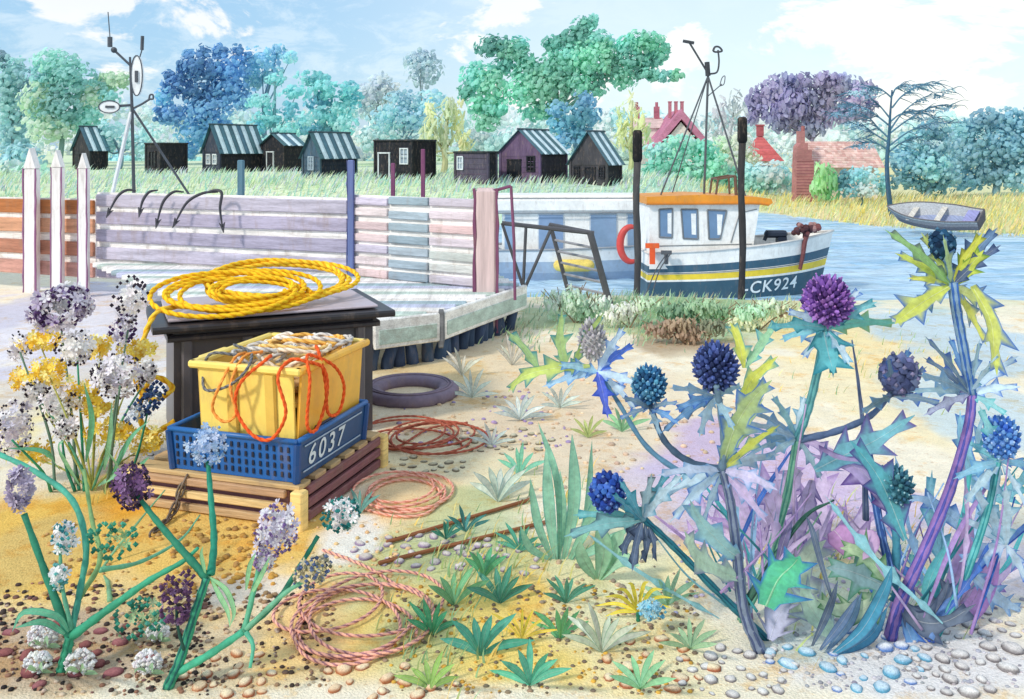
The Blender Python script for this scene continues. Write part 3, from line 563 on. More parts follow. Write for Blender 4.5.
def bare_tree():
    Y = 50; b = at(890, 203, Y); t = thing('windswept_tree', 'bare windswept dark teal tree with trailing twigs, on the reedy far shore', 'tree', (b.x, Y, zg(b.x, Y)-.15))
    col = C(84, 124, 146); tr = MB(col); k = Y/F
    P = lambda x, y, d=0: at(x, y, Y)+V((0, d, 0))
    tr.tube(curve([V((b.x+.1, Y, zg(b.x, Y)-.15)), P(888, 186), P(887, 160), P(889, 138), P(890, 118), P(892, 90)], 6), [.15-.0036*i for i in range(31)], 8, C(58, 92, 116))
    tr.build('trunk', 'tarred', t); cr = MB(col)
    brs = [[(889, 138), (880, 128), (870, 116), (852, 110), (838, 114)], [(888, 142), (874, 134), (862, 126), (850, 124)], [(890, 118), (880, 104), (868, 94), (854, 92)], [(890, 126), (876, 116), (862, 108), (846, 104)],
           [(892, 108), (900, 96), (912, 88), (930, 84)], [(890, 130), (902, 112), (920, 98), (946, 90)], [(889, 134), (906, 120), (926, 108), (948, 106)], [(889, 146), (906, 132), (924, 124), (940, 124)], [(889, 152), (904, 142), (918, 138), (932, 142)],
           [(892, 96), (897, 88), (906, 84), (918, 86)], [(888, 150), (878, 144), (868, 142), (858, 146)], [(892, 98), (884, 92), (876, 88), (866, 90)], [(890, 122), (900, 114), (916, 112), (930, 118)]]
    for br in brs:
        dy = random.uniform(-1.4, 1.4); pts = curve([P(x, y, dy*i/len(br)) for i, (x, y) in enumerate(br)], 5)
        cr.tube(pts, [.055-.042*i/(len(pts)-1) for i in range(len(pts))], 5)
        d = 1 if br[-1][0] > br[0][0] else -1
        for i in range(4, len(pts)):
            for _ in range(2):
                if random.random() < .85:
                    L_ = random.uniform(.35, .95); p = pts[i]; q = p+V((d*L_*.8, random.uniform(-.3, .3), random.uniform(-.28, .3))); e = q+V((d*L_*.5, random.uniform(-.1, .1), random.uniform(-.3, .02)))
                    cr.tube(curve([p, q, e], 4), [.026-.0024*j for j in range(9)], 4, jit(col, .15))
    cr.build('branches', 'tarred', t); lf_ = MB(); cl = []
    for br in brs:
        x, y = br[-1]; x1, y1 = br[-2]; s_ = 1 if x > 890 else -1
        cl += [(x, y+1, 9, 3.2), (x-s_*9, y-(y-y1)*.4+3, 8, 3), (x1, y1+3, 7, 2.6)]
    leaf_cloud(lf_, cl, Y, [C(120, 160, 180), C(90, 136, 160), C(150, 184, 200)], 2.6, 1.0, tall=.5, depth=2.2); lf_.build('leaf_tufts', 'crown', t)
bare_tree()

# ---- the far-off wood behind everything, one pale mass
wd_ = MB(); cl = []
for i in range(106):
    px = -380+i*17.3; h = 112+26*noise.noise(V((px*.013, 4, 0)))+10*noise.noise(V((px*.05, 9, 0)))+(8 if px > 690 else 0)
    for j in range(3):
        y_ = h+(166-h)*j/2.4; cl.append((px+random.uniform(-7, 7), y_+8, 15, 13))
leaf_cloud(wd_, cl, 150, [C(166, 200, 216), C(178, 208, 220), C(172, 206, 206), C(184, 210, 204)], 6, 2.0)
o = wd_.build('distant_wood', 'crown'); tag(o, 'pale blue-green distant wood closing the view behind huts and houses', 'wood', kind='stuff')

# ---- grasses of the far bank (nobody could count them)
def blades(name, label, spots, h, wd_, cols, lean=.25, kind='leaf'):
    m = MB()
    for x, Y, z in spots:
        hh = h*random.uniform(.55, 1.3); a = random.uniform(0, 6.28); d = V((math.cos(a), math.sin(a), 0)); e = V((random.gauss(lean, .2), random.gauss(0, .2), 1))*hh
        p = V((x, Y, z)); w_ = wd_*random.uniform(.7, 1.3); c = jit(random.choice(cols), .12)
        m.add([p-d*w_, p+d*w_, p+e*.55+d*w_*.7, p+e*.55-d*w_*.7, p+e+V((lean*hh*.3, 0, -hh*.06))], [[0, 1, 2, 3], [3, 2, 4]], c)
    o = m.build(name, kind); o['kind'] = 'stuff'; tag(o, label, 'grass', kind='stuff'); return o
sp = []
while len(sp) < 8000:
    Y = random.triangular(47.5, 74, 50); px = random.uniform(-20, 700); x = (px-512)/F*Y
    if Y > shore(x)+1: sp.append((x, Y, zg(x, Y)-.03))
blades('marsh_grass', 'pale green windblown grass on the bank below the black huts', sp, .55, .045, [C(206, 228, 184), C(226, 236, 200), C(186, 222, 204), C(180, 220, 208), C(236, 238, 214), C(212, 212, 230)], .35)
sp = []
while len(sp) < 4600:
    px = random.uniform(700, 1060); Y = random.uniform(40, 64); x = (px-512)/F*Y; s = shore(x)
    if Y > s+4.4+1.2*noise.noise(V((x*.4, 0, 3))): sp.append((x, Y, zg(x, Y)-.03))
blades('reed_bed', 'straw-yellow reeds along the right far shore behind the rowing boat', sp, .58, .035, [C(240, 222, 150), C(246, 226, 130), C(214, 220, 160), C(250, 236, 190), C(196, 210, 160), C(230, 206, 160)], .3)
m = MB()
for _ in range(2600):                    # shingle at the water's edge
    px = random.uniform(745, 1050); Y = random.uniform(36, 62); x = (px-512)/F*Y; s = shore(x)
    if s-.5 < Y < s+4 and zg(x, Y) > -.05: m.dot((x, Y, zg(x, Y)+.02), random.uniform(.04, .12), jit(random.choice([C(214, 160, 150), C(200, 190, 186), C(190, 170, 176), C(232, 214, 206)]), .1))
o = m.build('shore_shingle', 'stone'); tag(o, 'pinkish shingle along the far waterline', 'shingle', kind='stuff')

# ================================================================== BOATS AND MOORINGS
def text_mesh(body, size, fn, parent, col, kind='paint', name='lettering', shear=0., space=1.):
    cu = bpy.data.curves.new('t', 'FONT'); cu.body = body; cu.size = size; cu.space_character = space; cu.shear = shear; cu.resolution_u = 3; cu.offset = size*.012
    to = bpy.data.objects.new('t', cu); COL.objects.link(to); dg = bpy.context.evaluated_depsgraph_get(); me = bpy.data.meshes.new_from_object(to.evaluated_get(dg))
    mb = MB(col); mb.add([fn(v.co.x, v.co.y) for v in me.vertices], [list(p.vertices) for p in me.polygons])
    bpy.data.objects.remove(to); bpy.data.curves.remove(cu); bpy.data.meshes.remove(me)
    return mb.build(name, kind, parent)
class Hull:
    def __init__(s, L, beam, z0, z1, rise, rake, org, ang, sheerpow=1.5, stern=.8, trim=0.):
        s.__dict__.update(L=L, beam=beam, z0=z0, z1=z1, rise=rise, rake=rake, org=V(org), sp=sheerpow, stern=stern, trim=trim)
        s.X = V((math.cos(ang), math.sin(ang), 0)); s.Yv = V((-math.sin(ang), math.cos(ang), 0))
    def W(s, x, y, z): return s.org+s.X*x+s.Yv*y+V((0, 0, z))
    def sheer(s, t): return s.z1+s.rise*t**s.sp
    def half(s, t, f):
        tb = s.beam*(1-max(0, (t-.5)/.5)**2.3)*(s.stern+(1-s.stern)*sm(t/.35)); bb = s.beam*.78*(1-max(0, (t-.38)/.62)**1.7)*(s.stern*.95+(1-s.stern*.95)*sm(t/.35))
        return max(.012, bb+(tb-bb)*f**.7)
    def P(s, t, f, side, off=0):
        x = s.L*t-s.rake*(1-f)*t**4; z = s.z0+(s.sheer(t)-s.z0)*f; y = side*(s.half(t, f)+off); return s.W(x, y, z)
    def skin(s, rows, n=26, off=0.):      # rows: list of f; returns an MB with all the planking between consecutive rows
        m = MB()
        for (f0, f1, c) in rows:
            for side in (-1, 1):
                vs = []; k = 3
                for i in range(n+1):
                    for j in range(k+1): vs.append(s.P(i/n, f0+(f1-f0)*j/k, side, off))
                m.add(vs, [[i*(k+1)+j, (i+1)*(k+1)+j, (i+1)*(k+1)+j+1, i*(k+1)+j+1] for i in range(n) for j in range(k)], c)
            vs = [s.P(0, f0, -1, off), s.P(0, f0, 1, off), s.P(0, f1, 1, off), s.P(0, f1, -1, off)]; m.add(vs, [[0, 1, 2, 3]], c)
        return m
    def rail(s, r, c, f=1., z=0.): 
        m = MB(c); n = 26; up = V((0, 0, z))
        m.tube([s.P(i/n, f, -1)+up for i in range(n+1)]+[s.P(1-i/n, f, 1)+up for i in range(1, n+1)], r, 6); m.tube([s.P(0, f, -1)+up, s.P(0, f, 1)+up], r, 6); return m
    def deck(s, z, c, tb=1.0):
        m = MB(c); n = 26; vs = []
        for i in range(n+1):
            t = i/n*tb; f = min(.98, (z-s.z0)/(s.sheer(t)-s.z0)); 
            for side in (-1, 1): vs.append(s.P(t, f, side, -.02))
        m.add(vs, [[2*i, 2*i+1, 2*i+3, 2*i+2] for i in range(n)]); return m
WHT = C(246, 243, 238)
def fishing_boat():
    H = Hull(5.45, 1.05, -.5, 1.23, .5, .55, (3.6, 25.0, 0), math.radians(3.5))
    t = thing('fishing_boat', 'white fishing boat with navy and yellow stripes, orange wheelhouse roof and the number CK924', 'boat', H.W(2.8, 0, -.5))
    G = lambda z: (z+.5)/1.73
    NV = C(62, 96, 116); YE = C(240, 208, 62)
    hull = H.skin([(0, G(.44), C(58, 90, 108)), (G(.44), G(.49), WHT), (G(.49), G(.64), YE), (G(.64), G(.69), WHT), (G(.69), G(.88), NV), (G(.88), 1, WHT)]).build('hull', 'paint', t, True)
    H.rail(.035, C(214, 210, 206)).build('gunwale', 'paint', t, True)
    H.deck(.8, C(196, 200, 200)).build('deck', 'paint', t)
    rb = H.skin([(G(.655), G(.675), C(110, 110, 112))], off=.02); rb.build('rubbing_strake', 'paint', t)
    # registration, hand-painted on the dark topsides near the bow (viewer's side)
    def onhull(u, v):
        x = 2.56+u; tt = x/H.L; z = .12+v+.075*u; f = (z-H.z0)/(H.sheer(tt)-H.z0); tt2 = (x+H.rake*(1-f)*tt**4)/H.L; return H.P(min(tt2, .99), f, -1, .015)
    text_mesh('-CK924', .46, onhull, hull, C(226, 232, 234), shear=.12, space=1.12)
    # wheelhouse: near side, far side, reverse-raked front
    hw = .84; zb, zt = .8, 2.54; xa = .04; xb, xt = 2.78, 3.06
    w = MB(WHT)
    w.prism([H.W(xa, -hw, zb), H.W(xb, -hw, zb), H.W(xt, -hw, zt), H.W(xa, -hw, zt)], H.Yv*(2*hw))
    wh = w.build('wheelhouse', 'paint', t)
    r = MB(C(232, 150, 48)); 
    prof = [(-.06, 2.55), (2.9, 2.55), (3.26, 2.5), (3.38, 2.57), (3.34, 2.68), (2.9, 2.74), (1.4, 2.8), (-.06, 2.75)]
    r.prism([H.W(x, -hw-.12, z) for x, z in prof], H.Yv*(2*hw+.24)); ro = r.build('roof', 'paint', wh)
    r = MB(C(206, 126, 40)); r.tube(curve([H.W(-.07, -hw-.13, 2.56), H.W(1.8, -hw-.13, 2.56), H.W(2.9, -hw-.13, 2.56), H.W(3.26, -hw-.13, 2.52)], 4), .03, 6); r.build('trim', 'paint', ro)
    for poly in ([(.3, 2.4), (.66, 2.42), (.65, 1.64), (.31, 1.66)], [(.9, 2.4), (1.34, 2.4), (1.36, 1.6), (.96, 1.62)], [(1.62, 2.38), (2.14, 2.36), (1.96, 1.6), (1.66, 1.6)]):
        fr = MB(C(120, 124, 128)); cx = sum(p[0] for p in poly)/4; cz = sum(p[1] for p in poly)/4
        fr.tube(curve([H.W(p[0], -hw-.01, p[1]) for p in poly+[poly[0]]], 1), .022, 6)
        for i in range(4): fr.tube([H.W(poly[i][0], -hw-.01, poly[i][1]), H.W(poly[(i+1) % 4][0], -hw-.01, poly[(i+1) % 4][1])], .024, 6)
        fo = fr.build('window', 'metal', wh)
        p = MB(C(112, 142, 176)); p.prism([H.W(a, -hw-.006, b) for a, b in poly], -H.Yv*.008); p.build('pane', 'glass', fo)
        p = MB(C(240, 240, 238)); q = [poly[0], poly[1], poly[2]]; q = [(cx+(a-cx)*.3+.1, cz+(b-cz)*.72) for a, b in poly]   # narrow white strip set on the pane
        p.prism([H.W(a, -hw-.016, b) for a, b in q], -H.Yv*.006); p.build('white_strip', 'matte', fo)
    fr = MB(C(130, 132, 134)); fr.tube([H.W(2.5, -hw-.01, 2.3), H.W(2.26, -hw-.01, 1.5)], .016, 5); fr.tube([H.W(2.5, -hw-.01, 2.3), H.W(2.98, -hw-.01, 2.4)], .012, 5); fr.tube([H.W(0.06, -hw-.01, 1.42), H.W(2.84, -hw-.01, 1.46)], .012, 5); fr.build('seam', 'metal', wh)
    fw = MB(C(120, 145, 170)); a = V((xt-xb, 0, zt-zb)).normalized()
    for s in (-1, 1):
        c = .62; x = xb+(xt-xb)*c+.012; fw.box(H.W(x, s*.4, zb+(zt-zb)*c), (.02, .6, .62), H.X, H.Yv, (H.X*a.x+V((0, 0, a.z))).normalized())
    fw.build('windscreen', 'glass', wh)
    fr = MB(C(110, 84, 70)); k = [H.W(2.0, -.3, 2.7), H.W(2.07, -.3, 3.2), H.W(2.55, -.3, 3.28), H.W(2.58, -.3, 2.7)]
    for i in range(3): fr.tube([k[i], k[i+1]], .03 if i != 2 else .045, 6)
    k2 = [p+H.Yv*.6 for p in k]
    for i in range(3): fr.tube([k2[i], k2[i+1]], .03, 6)
    fr.tube([k[1], k2[1]], .03, 6); fr.tube([k[2], k2[2]], .03, 6); fr.build('roof_frame', 'metal', ro)
    # mast: tripod of thin tubes with two aerials
    M_ = MB(C(84, 86, 90)); Y = 25.0; ap = at(708, 76, Y)
    foot = lambda px, y_: V((at(px, 0, Y).x, Y+y_, 2.7))
    M_.tube([foot(704, 0), ap], .032, 6); M_.tube([foot(658, -.3), ap], .022, 6); M_.tube([foot(676, .7), ap], .016, 6); M_.tube([foot(743, -.3), ap], .026, 6)
    M_.tube([foot(750, -.5), foot(742, -.3)], .02, 5)
    M_.tube([ap, at(707, 62, Y)], .07, 8, C(60, 62, 66)); mo = M_.build('mast', 'metal', ro)
    A = MB(C(70, 72, 76)); A.tube([at(706, 70, Y), at(689, 42, Y)], .028, 6); A.tube([at(683, 41, Y), at(694, 43, Y)], .045, 6); A.build('aerial', 'metal', mo)
    A = MB(C(70, 72, 76)); A.tube(curve([at(710, 74, Y), at(717, 72, Y), at(719, 62, Y), at(718, 50, Y)], 5), .026, 6)
    A.tube(curve([at(713, 51, Y), at(715, 47, Y), at(719, 47, Y), at(722, 51, Y), at(716, 52, Y), at(713, 51, Y)], 4), .03, 6); A.build('aerial', 'metal', mo)
    A = MB(C(90, 92, 96)); A.tube([at(707, 97, Y), at(722, 84, Y)], .016, 5); A.tube(curve([at(720, 85, Y), at(722, 78, Y), at(725, 76, Y), at(724, 84, Y), at(720, 86, Y)], 3), .014, 5); A.build('lamp_bracket', 'metal', mo)
    # bitts on the side deck
    b = MB(C(238, 92, 42)); X = at(652, 0, 23.95).x; b.box((X, 23.9, 1.2), (.14, .08, .46)); b.box((X, 23.9, 1.46), (.36, .09, .13), c=C(240, 100, 44)); b.build('bitt', 'paint', t)
    b = MB(C(92, 94, 98)); X = at(666, 0, 23.95).x; b.box((X, 23.9, 1.12), (.1, .07, .3)); b.box((X, 23.9, 1.28), (.28, .08, .1)); b.build('cleat', 'metal', t)
    l = MB(C(90, 90, 92)); 
    for x2, sx in ((640, 0), (648, .1)): l.tube(curve([V((X+sx, 23.85, 1.25)), V((X-.35+sx, 23.6, .8)), V((at(x2, 0, 23.4).x, 23.3, -.1))], 6), .016, 5)
    l.build('mooring_line', 'rope', t)
    # fore deck gear
    e = MB(C(38, 48, 66)); X = H.W(3.78, -.35, 0); e.box(X+V((.05, 0, 1.2)), (.24, .26, .8)); e.bbox(X+V((-.1, 0, 1.68)), (.62, .3, .2), r=.06); e.tube([X+V((-.35, 0, 1.66)), X+V((-.42, 0, 1.5))], .05, 6); e.build('winch', 'metal', t)
    e = MB(C(116, 74, 74)); X = H.P(.8, 1, -1, .0); X.z = 0; e.tube([X+V((-.16, -.06, .75)), X+V((-.08, -.09, 1.2)), X+V((-.03, -.05, 1.5)), X+V((.06, .04, 1.8))], [.05, .06, .07, .1], 7)
    for q in range(26): e.ell(X+V((.08+random.uniform(-.36, .34), random.uniform(-.14, .14), 1.84+random.uniform(-.14, .16))), random.uniform(.05, .1), 6, 4, jit(random.choice([C(120, 76, 76), C(90, 60, 64), C(168, 130, 126)]), .1))
    e.build('net_hauler', 'rope', t)
    # horseshoe lifebuoy on the transom rail
    lb = MB(C(206, 74, 68)); c = V((at(632, 0, 24).x, 24.15, CZ-(244-HY)/F*24.2)); pts = [c+V((math.cos(q)*.3, 0, math.sin(q)*.47)) for q in [math.radians(70+i*11) for i in range(21)]]
    lb.tube(pts, [.05+.055*math.sin(math.pi*i/20)**.6 for i in range(21)], 8); o = lb.build('lifebuoy', 'paint', t, True)
fishing_boat()

def white_cruiser():
    H = Hull(6.3, 1.2, -.3, .92, .22, .4, (-.55, 28.6, 0), math.radians(2), stern=.85)
    t = thing('cabin_boat', 'white cabin boat with big blue-grey windows, moored behind the steel steps', 'boat', H.W(3, 0, -.3))
    H.skin([(0, .42, C(140, 162, 190)), (.42, .7, C(160, 180, 204)), (.7, 1, C(226, 230, 234))]).build('hull', 'paint', t, True)  # shading of the white hull painted on as slate-blue lower bands
    H.rail(.035, C(150, 156, 164)).build('gunwale', 'paint', t, True); H.deck(.75, C(220, 222, 222)).build('deck', 'paint', t)
    w = MB(WHT); x0, x1, z0, z1, hw = .25, 5.2, .7, 2.06, .86
    w.prism([H.W(x0, -hw, z0), H.W(x1-.1, -hw, z0), H.W(x1-.35, -hw, z1), H.W(x0, -hw, z1)], H.Yv*2*hw); cb = w.build('cabin', 'paint', t)
    r = MB(C(248, 246, 242)); r.bbox(H.W(2.45, 0, 2.3), (5.5, 2*hw+.36, .46), H.X, H.Yv, r=.08); r.bbox(H.W(2.3, 0, 2.56), (5.0, 2*hw, .08), H.X, H.Yv, c=WHT, r=.03); r.build('roof', 'paint', cb)
    g_ = MB(C(140, 142, 146)); g_.tube([H.W(-.28, -hw-.18, 2.06), H.W(5.15, -hw-.18, 2.08)], .02, 5); g_.tube([H.W(-.3, -hw-.15, 2.52), H.W(5.2, -hw-.15, 2.52)], .014, 5); g_.build('seam', 'metal', cb)
    for a, b in ((.3, .55), (1.35, 2.1), (2.95, 3.75), (4.1, 4.5)):
        f = MB(C(206, 212, 218)); f.bbox(H.W((a+b)/2, -hw-.012, 1.46), (b-a+.08, .03, 1.16), H.X, H.Yv); fo = f.build('window', 'paint', cb)
        p = MB(jit(C(138, 164, 196), .06)); p.bbox(H.W((a+b)/2, -hw-.032, 1.46), (b-a, .02, 1.08), H.X, H.Yv); p.build('pane', 'glass', fo)
    fd = MB(C(236, 208, 110)); c = H.P(.38, .62, -1, .16); fd.tube([c+H.X*d for d in (-.62, -.55, -.42, .42, .55, .62)], [.06, .15, .19, .19, .15, .06], 9); fd.build('fender', 'rubber', t, True)
white_cruiser()

def mast_boat():                         # its hull lies low behind the lilac wall, its radar mast shows above
    H = Hull(5.6, 1.0, -.3, 1.1, .3, .4, (-10.6, 20.2, 0), math.radians(4)); Y = 20.6
    t = thing('radar_boat', 'low boat behind the lilac wall, carrying the tall radar mast with a white scanner disc', 'boat', H.W(2.6, 0, -.3))
    H.skin([(0, .5, C(70, 96, 116)), (.5, 1, WHT)]).build('hull', 'paint', t, True); H.rail(.035, C(200, 196, 190)).build('gunwale', 'paint', t, True); H.deck(.85, C(206, 206, 200)).build('deck', 'paint', t)
    w = MB(WHT); w.bbox(H.W(2.2, 0, 1.5), (1.9, 1.3, 1.3), H.X, H.Yv, r=.08); cb = w.build('wheelhouse', 'paint', t)
    for dx in (-.45, .45):
        p = MB(C(120, 145, 170)); p.bbox(H.W(2.2+dx, -.662, 1.75), (.6, .02, .45), H.X, H.Yv); p.build('pane', 'glass', cb)
    gm = C(78, 82, 90); m = MB(gm); c = lambda x, y, d=0: at(x, y, Y)+V((0, d, 0))
    m.tube([V((at(136, 0, Y).x, Y, .85)), c(132, 106), c(130, 57)], [.045, .035, .025], 7); m.tube([c(132, 108), V((at(200, 0, Y).x, Y, 2.6))], .028, 6); mo = m.build('mast', 'metal', t)
    m = MB(C(228, 228, 230)); m.tube([c(131, 112), V((at(114, 0, Y).x, Y-.3, 2.6))], .045, 7); m.build('boom', 'paint', mo)
    a = MB(gm); a.tube([c(130, 65), c(114, 50)], .03, 6); a.ell(c(114, 50), .07); a.tube([c(110, 47), c(110, 37)], .055, 7); a.tube([c(110, 38), c(108, 12)], .012, 5); a.build('aerial', 'metal', mo)
    a = MB(gm); a.tube([c(142, 50), c(142.5, 36)], .04, 6); a.tube([c(142, 50), c(139, 60)], .015, 5); a.build('aerial', 'metal', mo)
    d = MB(C(238, 240, 242)); R = [(.08, 0), (.1, .0)]; ctr = c(138.5, 76, -.05)
    for z, s in ((-.06, 1), (.06, 1)): pass
    d.prism([ctr+V((math.cos(q)*.13, -.05, math.sin(q)*.46)) for q in [i*2*math.pi/22 for i in range(22)]], (0, .1, 0))
    so = d.build('scanner_disc', 'paint', mo); e = MB(gm); pts = [ctr+V((math.cos(q)*.13, -.055, math.sin(q)*.46)) for q in [i*2*math.pi/22 for i in range(23)]]; e.tube(pts, .014, 5); e.box(ctr+V((0, -.07, -.02)), (.06, .04, .26)); e.build('rim', 'metal', so)
    d = MB(C(236, 238, 240)); ctr = c(111, 107, -.05); pts = [ctr+V((math.cos(q)*.24, -.04, math.sin(q)*.14)) for q in [i*2*math.pi/20 for i in range(20)]]
    d.prism(pts, (0, .08, 0)); do = d.build('radar_dome', 'paint', mo); e = MB(gm); e.tube([p+V((0, -.004, 0)) for p in pts+[pts[0]]], .014, 5); e.box(ctr+V((.02, -.055, 0)), (.2, .03, .05)); e.tube([ctr+V((.22, 0, .02)), c(132, 105)], .03, 6); e.build('rim', 'metal', do)
    a = MB(gm); a.tube([c(132, 109), c(142, 104), c(150, 99)], .025, 6); a.tube(curve([c(149, 99), c(153, 99), c(153, 95), c(150, 95), c(149, 99)], 3), .022, 5); a.build('lamp_bracket', 'metal', mo)
mast_boat()

def rowing_boat():
    t = thing('rowing_boat', 'small open grey rowing boat drawn up and heeled over on the far shingle', 'boat', at(936, 229, 41.5))
    A = at(889, 211, 43.5); B = at(982, 222, 40.8); L_ = (B-A).length; ang = math.atan2(B.y-A.y, B.x-A.x); zt = .33
    # stern at right (transom), bow at left: build bow = t 1 at A
    H = Hull(L_, .82, zt-.02, zt+.5, .26, .45, (B.x, B.y, 0), ang+math.pi, stern=.72)
    H.skin([(0, .45, C(120, 118, 126)), (.45, .8, C(150, 148, 152)), (.8, 1, C(206, 200, 194))]).build('hull', 'plank', t, True)
    inn = H.skin([(.1, 1, C(196, 198, 200))], off=-.05); inn.build('lining', 'plank', t, True)
    H.deck(zt+.08, C(150, 160, 190)).build('floor', 'plank', t); H.rail(.035, C(110, 106, 108)).build('gunwale', 'plank', t, True)
    for x in (.1, .42, .72):
        m = MB(C(206, 200, 190) if x != .1 else C(150, 150, 196)); w_ = H.half(x, .8); m.box(H.W(L_*x, 0, zt+.42), (.26 if x != .1 else .5, 2*w_-.08, .04), H.X, H.Yv); m.build('thwart', 'plank', t)
    m = MB(C(96, 92, 96)); m.prism([H.P(0, 1, -1), H.P(0, 1, 1), H.P(0, .1, 1), H.P(0, .1, -1)], -H.X*.05); m.build('transom', 'plank', t)
    t.rotation_mode = 'QUATERNION'; t.rotation_quaternion = Matrix.Rotation(math.radians(26), 3, (B-A).normalized()).to_quaternion()
rowing_boat()

def pile(label, px, ytop, Y, r, cap, c1, c2):
    b = V((at(px, 0, Y).x, Y, -1.5)); t = thing('mooring_post', label, 'post', b, 'dark mooring posts beside the fishing boat'); k = Y/F
    top = CZ-(ytop-HY)*k; m = MB(c1)
    pts = [b+V((.02*math.sin(i*1.3), 0, (top-cap*k+1.5)*i/10)) for i in range(11)]; m.tube(pts, [r*(1+.07*math.sin(i*2.1)) for i in range(11)], 9, c1); m.build('shaft', 'tarred', t, True)
    m = MB(c2); m.tube([pts[-1], pts[-1]+V((0, 0, cap*k*.1)), pts[-1]+V((0, 0, cap*k*.93)), pts[-1]+V((0, 0, cap*k))], [r*1.1, r*1.45, r*1.4, r*.9], 9); m.build('cap', 'tarred', t, True)
pile('tall dark mooring post at the stern of the fishing boat, beside the red lifebuoy', 637, 130, 19.5, .075, 32, C(76, 74, 74), C(34, 33, 34))
pile('tall dark mooring post in front of the fishing boat\'s striped side, taller of the two', 742, 117, 19.5, .075, 26, C(60, 58, 58), C(30, 30, 31))
# ================================================================== QUAY
def lerpx(P, y):
    for (a, b), (c, d) in zip(P, P[1:]):
        if b <= y <= d: return a+(c-a)*(y-b)/(d-b)
    return P[-1][0]
SAGE = C(190, 206, 196); SLT = C(164, 184, 190); LAV = C(196, 200, 220); PAPER = C(240, 236, 232)
def deck():
    Rr = [(-.95, 6.1), (-.53, 6.39), (.07, 7.67), (-.12, 8.3), (-.6, 9.3)]; Lf = [(-1.95, 6.1), (-2.5, 6.8), (-4.4, 9.3)]
    t = thing('timber_deck', 'low weathered timber deck on dark piles with a white edge board, behind the black bin', 'deck', (-1.8, 7.6, 2.5))
    y = 6.12; i = 0
    while y < 9.2:
        w_ = .15; a, b = lerpx(Lf, y), lerpx(Rr, y+.07); m = MB()
        m.bbox(((a+b)/2, y+w_/2, 2.83), (b-a, w_-.022, .045), c=jit([PAPER, SAGE, PAPER, LAV, SLT, PAPER][i % 6], .05), r=.008); m.build('plank', 'plank', t); y += w_; i += 1
    def fascia(p, q):
        p, q = V((*p, 2.755)), V((*q, 2.755)); d = (q-p); L_ = d.length; d.normalize(); n = V((d.y, -d.x, 0)); c = (p+q)/2+n*.03
        m = MB(C(236, 234, 230)); m.bbox(c, (L_, .04, .2), d, n, r=.008); m.bbox(c+n*.022-V((0, 0, .02)), (L_-.06, .01, .1), d, n, c=C(186, 204, 194), r=.003); m.build('edge_board', 'plank', t)
    fascia((-1.93, 6.08), (-.97, 6.08)); fascia((-.95, 6.085), (-.53, 6.37)); fascia((-.52, 6.39), (.085, 7.67))
    m = MB(C(120, 122, 126)); m.bbox((-.5, 6.35, 2.74), (.05, .05, .27)); m.build('corner_post', 'wood', t)
    e = [(-1.9, 6.16), (-.95, 6.16), (-.58, 6.42), (.0, 7.62)]; pts = resample([V((*p, 0)) for p in e], .115)
    for p in pts[8:]:
        m = MB(jit(C(66, 82, 108), .2)); lx = random.uniform(-.04, .06); m.tube([p+V((0, .02, 2.38)), p+V((lx*.4, -.02, 2.55)), p+V((lx, 0, 2.66))], [.05, .046, .04], 7); m.build('pile', 'tarred', t, True)
    m = MB(C(84, 92, 112)); 
    for p, q in zip(e, e[1:]): m.tube([V((p[0], p[1]+.12, 2.66)), V((q[0]-.06, q[1]+.1, 2.66))], .04, 6)
    m.build('bearer', 'wood', t)
deck()

def board_wall(name, label, p, q, z0, z1, n, segs, gap=.3, post=None, cols=None, back=PAPER):
    """boards from p to q (ground plan), n courses; segs = [(end fraction, [colours])]"""
    p, q = V((*p, 0)), V((*q, 0)); d = q-p; L_ = d.length; d.normalize(); nn = V((d.y, -d.x, 0)); 
    t = thing(name, label, 'wall', (p+q)/2+V((0, 0, z0)), 'board walls along the quay'); H = z1-z0; h = H/n
    bk = MB(back); bk.box((p+q)/2+V((0, 0, (z0+z1)/2))-nn*.03, (L_, .03, H-.02), d, nn); bk.build('backing', 'wood', t)
    for i in range(n):
        z = z0+h*(i+.5); a = 0
        for end, cs in segs:
            wob = random.uniform(-.012, .012); c = cs[i % len(cs)]
            if c is not None:
                m = MB(jit(c, .06)); l0, l1 = a*L_, end*L_; dd = (d+V((0, 0, wob*.5))).normalized()
                m.bbox(p+d*((l0+l1)/2)+V((0, 0, z+wob)), (l1-l0-.012, .034, h*(1-gap)), dd, nn, r=.007); m.build('board', 'wood', t)
            a = end
    return t, d, nn
PUR1 = [C(170, 164, 182), C(186, 180, 194), C(164, 158, 178)]
board_wall('board_wall', 'long lilac-grey section of the quay board wall, between the brown boards and the blue post', (-4.32, 9.35), (-1.5, 8.25), 2.66, 3.57, 5, [(1, PUR1)], .32)
PK = [C(222, 200, 198), C(214, 190, 190), C(226, 212, 212)]
board_wall('board_wall', 'short pink, slate and sage slatted section of the quay wall, right of the blue post', (-1.48, 8.24), (-.2, 7.42), 2.72, 3.6, 8, [(.3, PK+[C(200, 190, 206)]), (.6, [C(170, 184, 192), C(150, 166, 178), C(158, 174, 182)]), (1, [C(220, 206, 208), C(200, 190, 200), C(214, 214, 208), C(196, 202, 196), C(210, 200, 206), C(216, 186, 184)])], .38)
board_wall('board_wall', 'rust-brown section of the quay board wall behind the white pickets', (-7.4, 10.4), (-4.34, 9.36), 2.66, 3.5, 4, [(1, [C(196, 148, 136), C(184, 130, 106), C(206, 156, 124), C(170, 108, 66)])], .3)
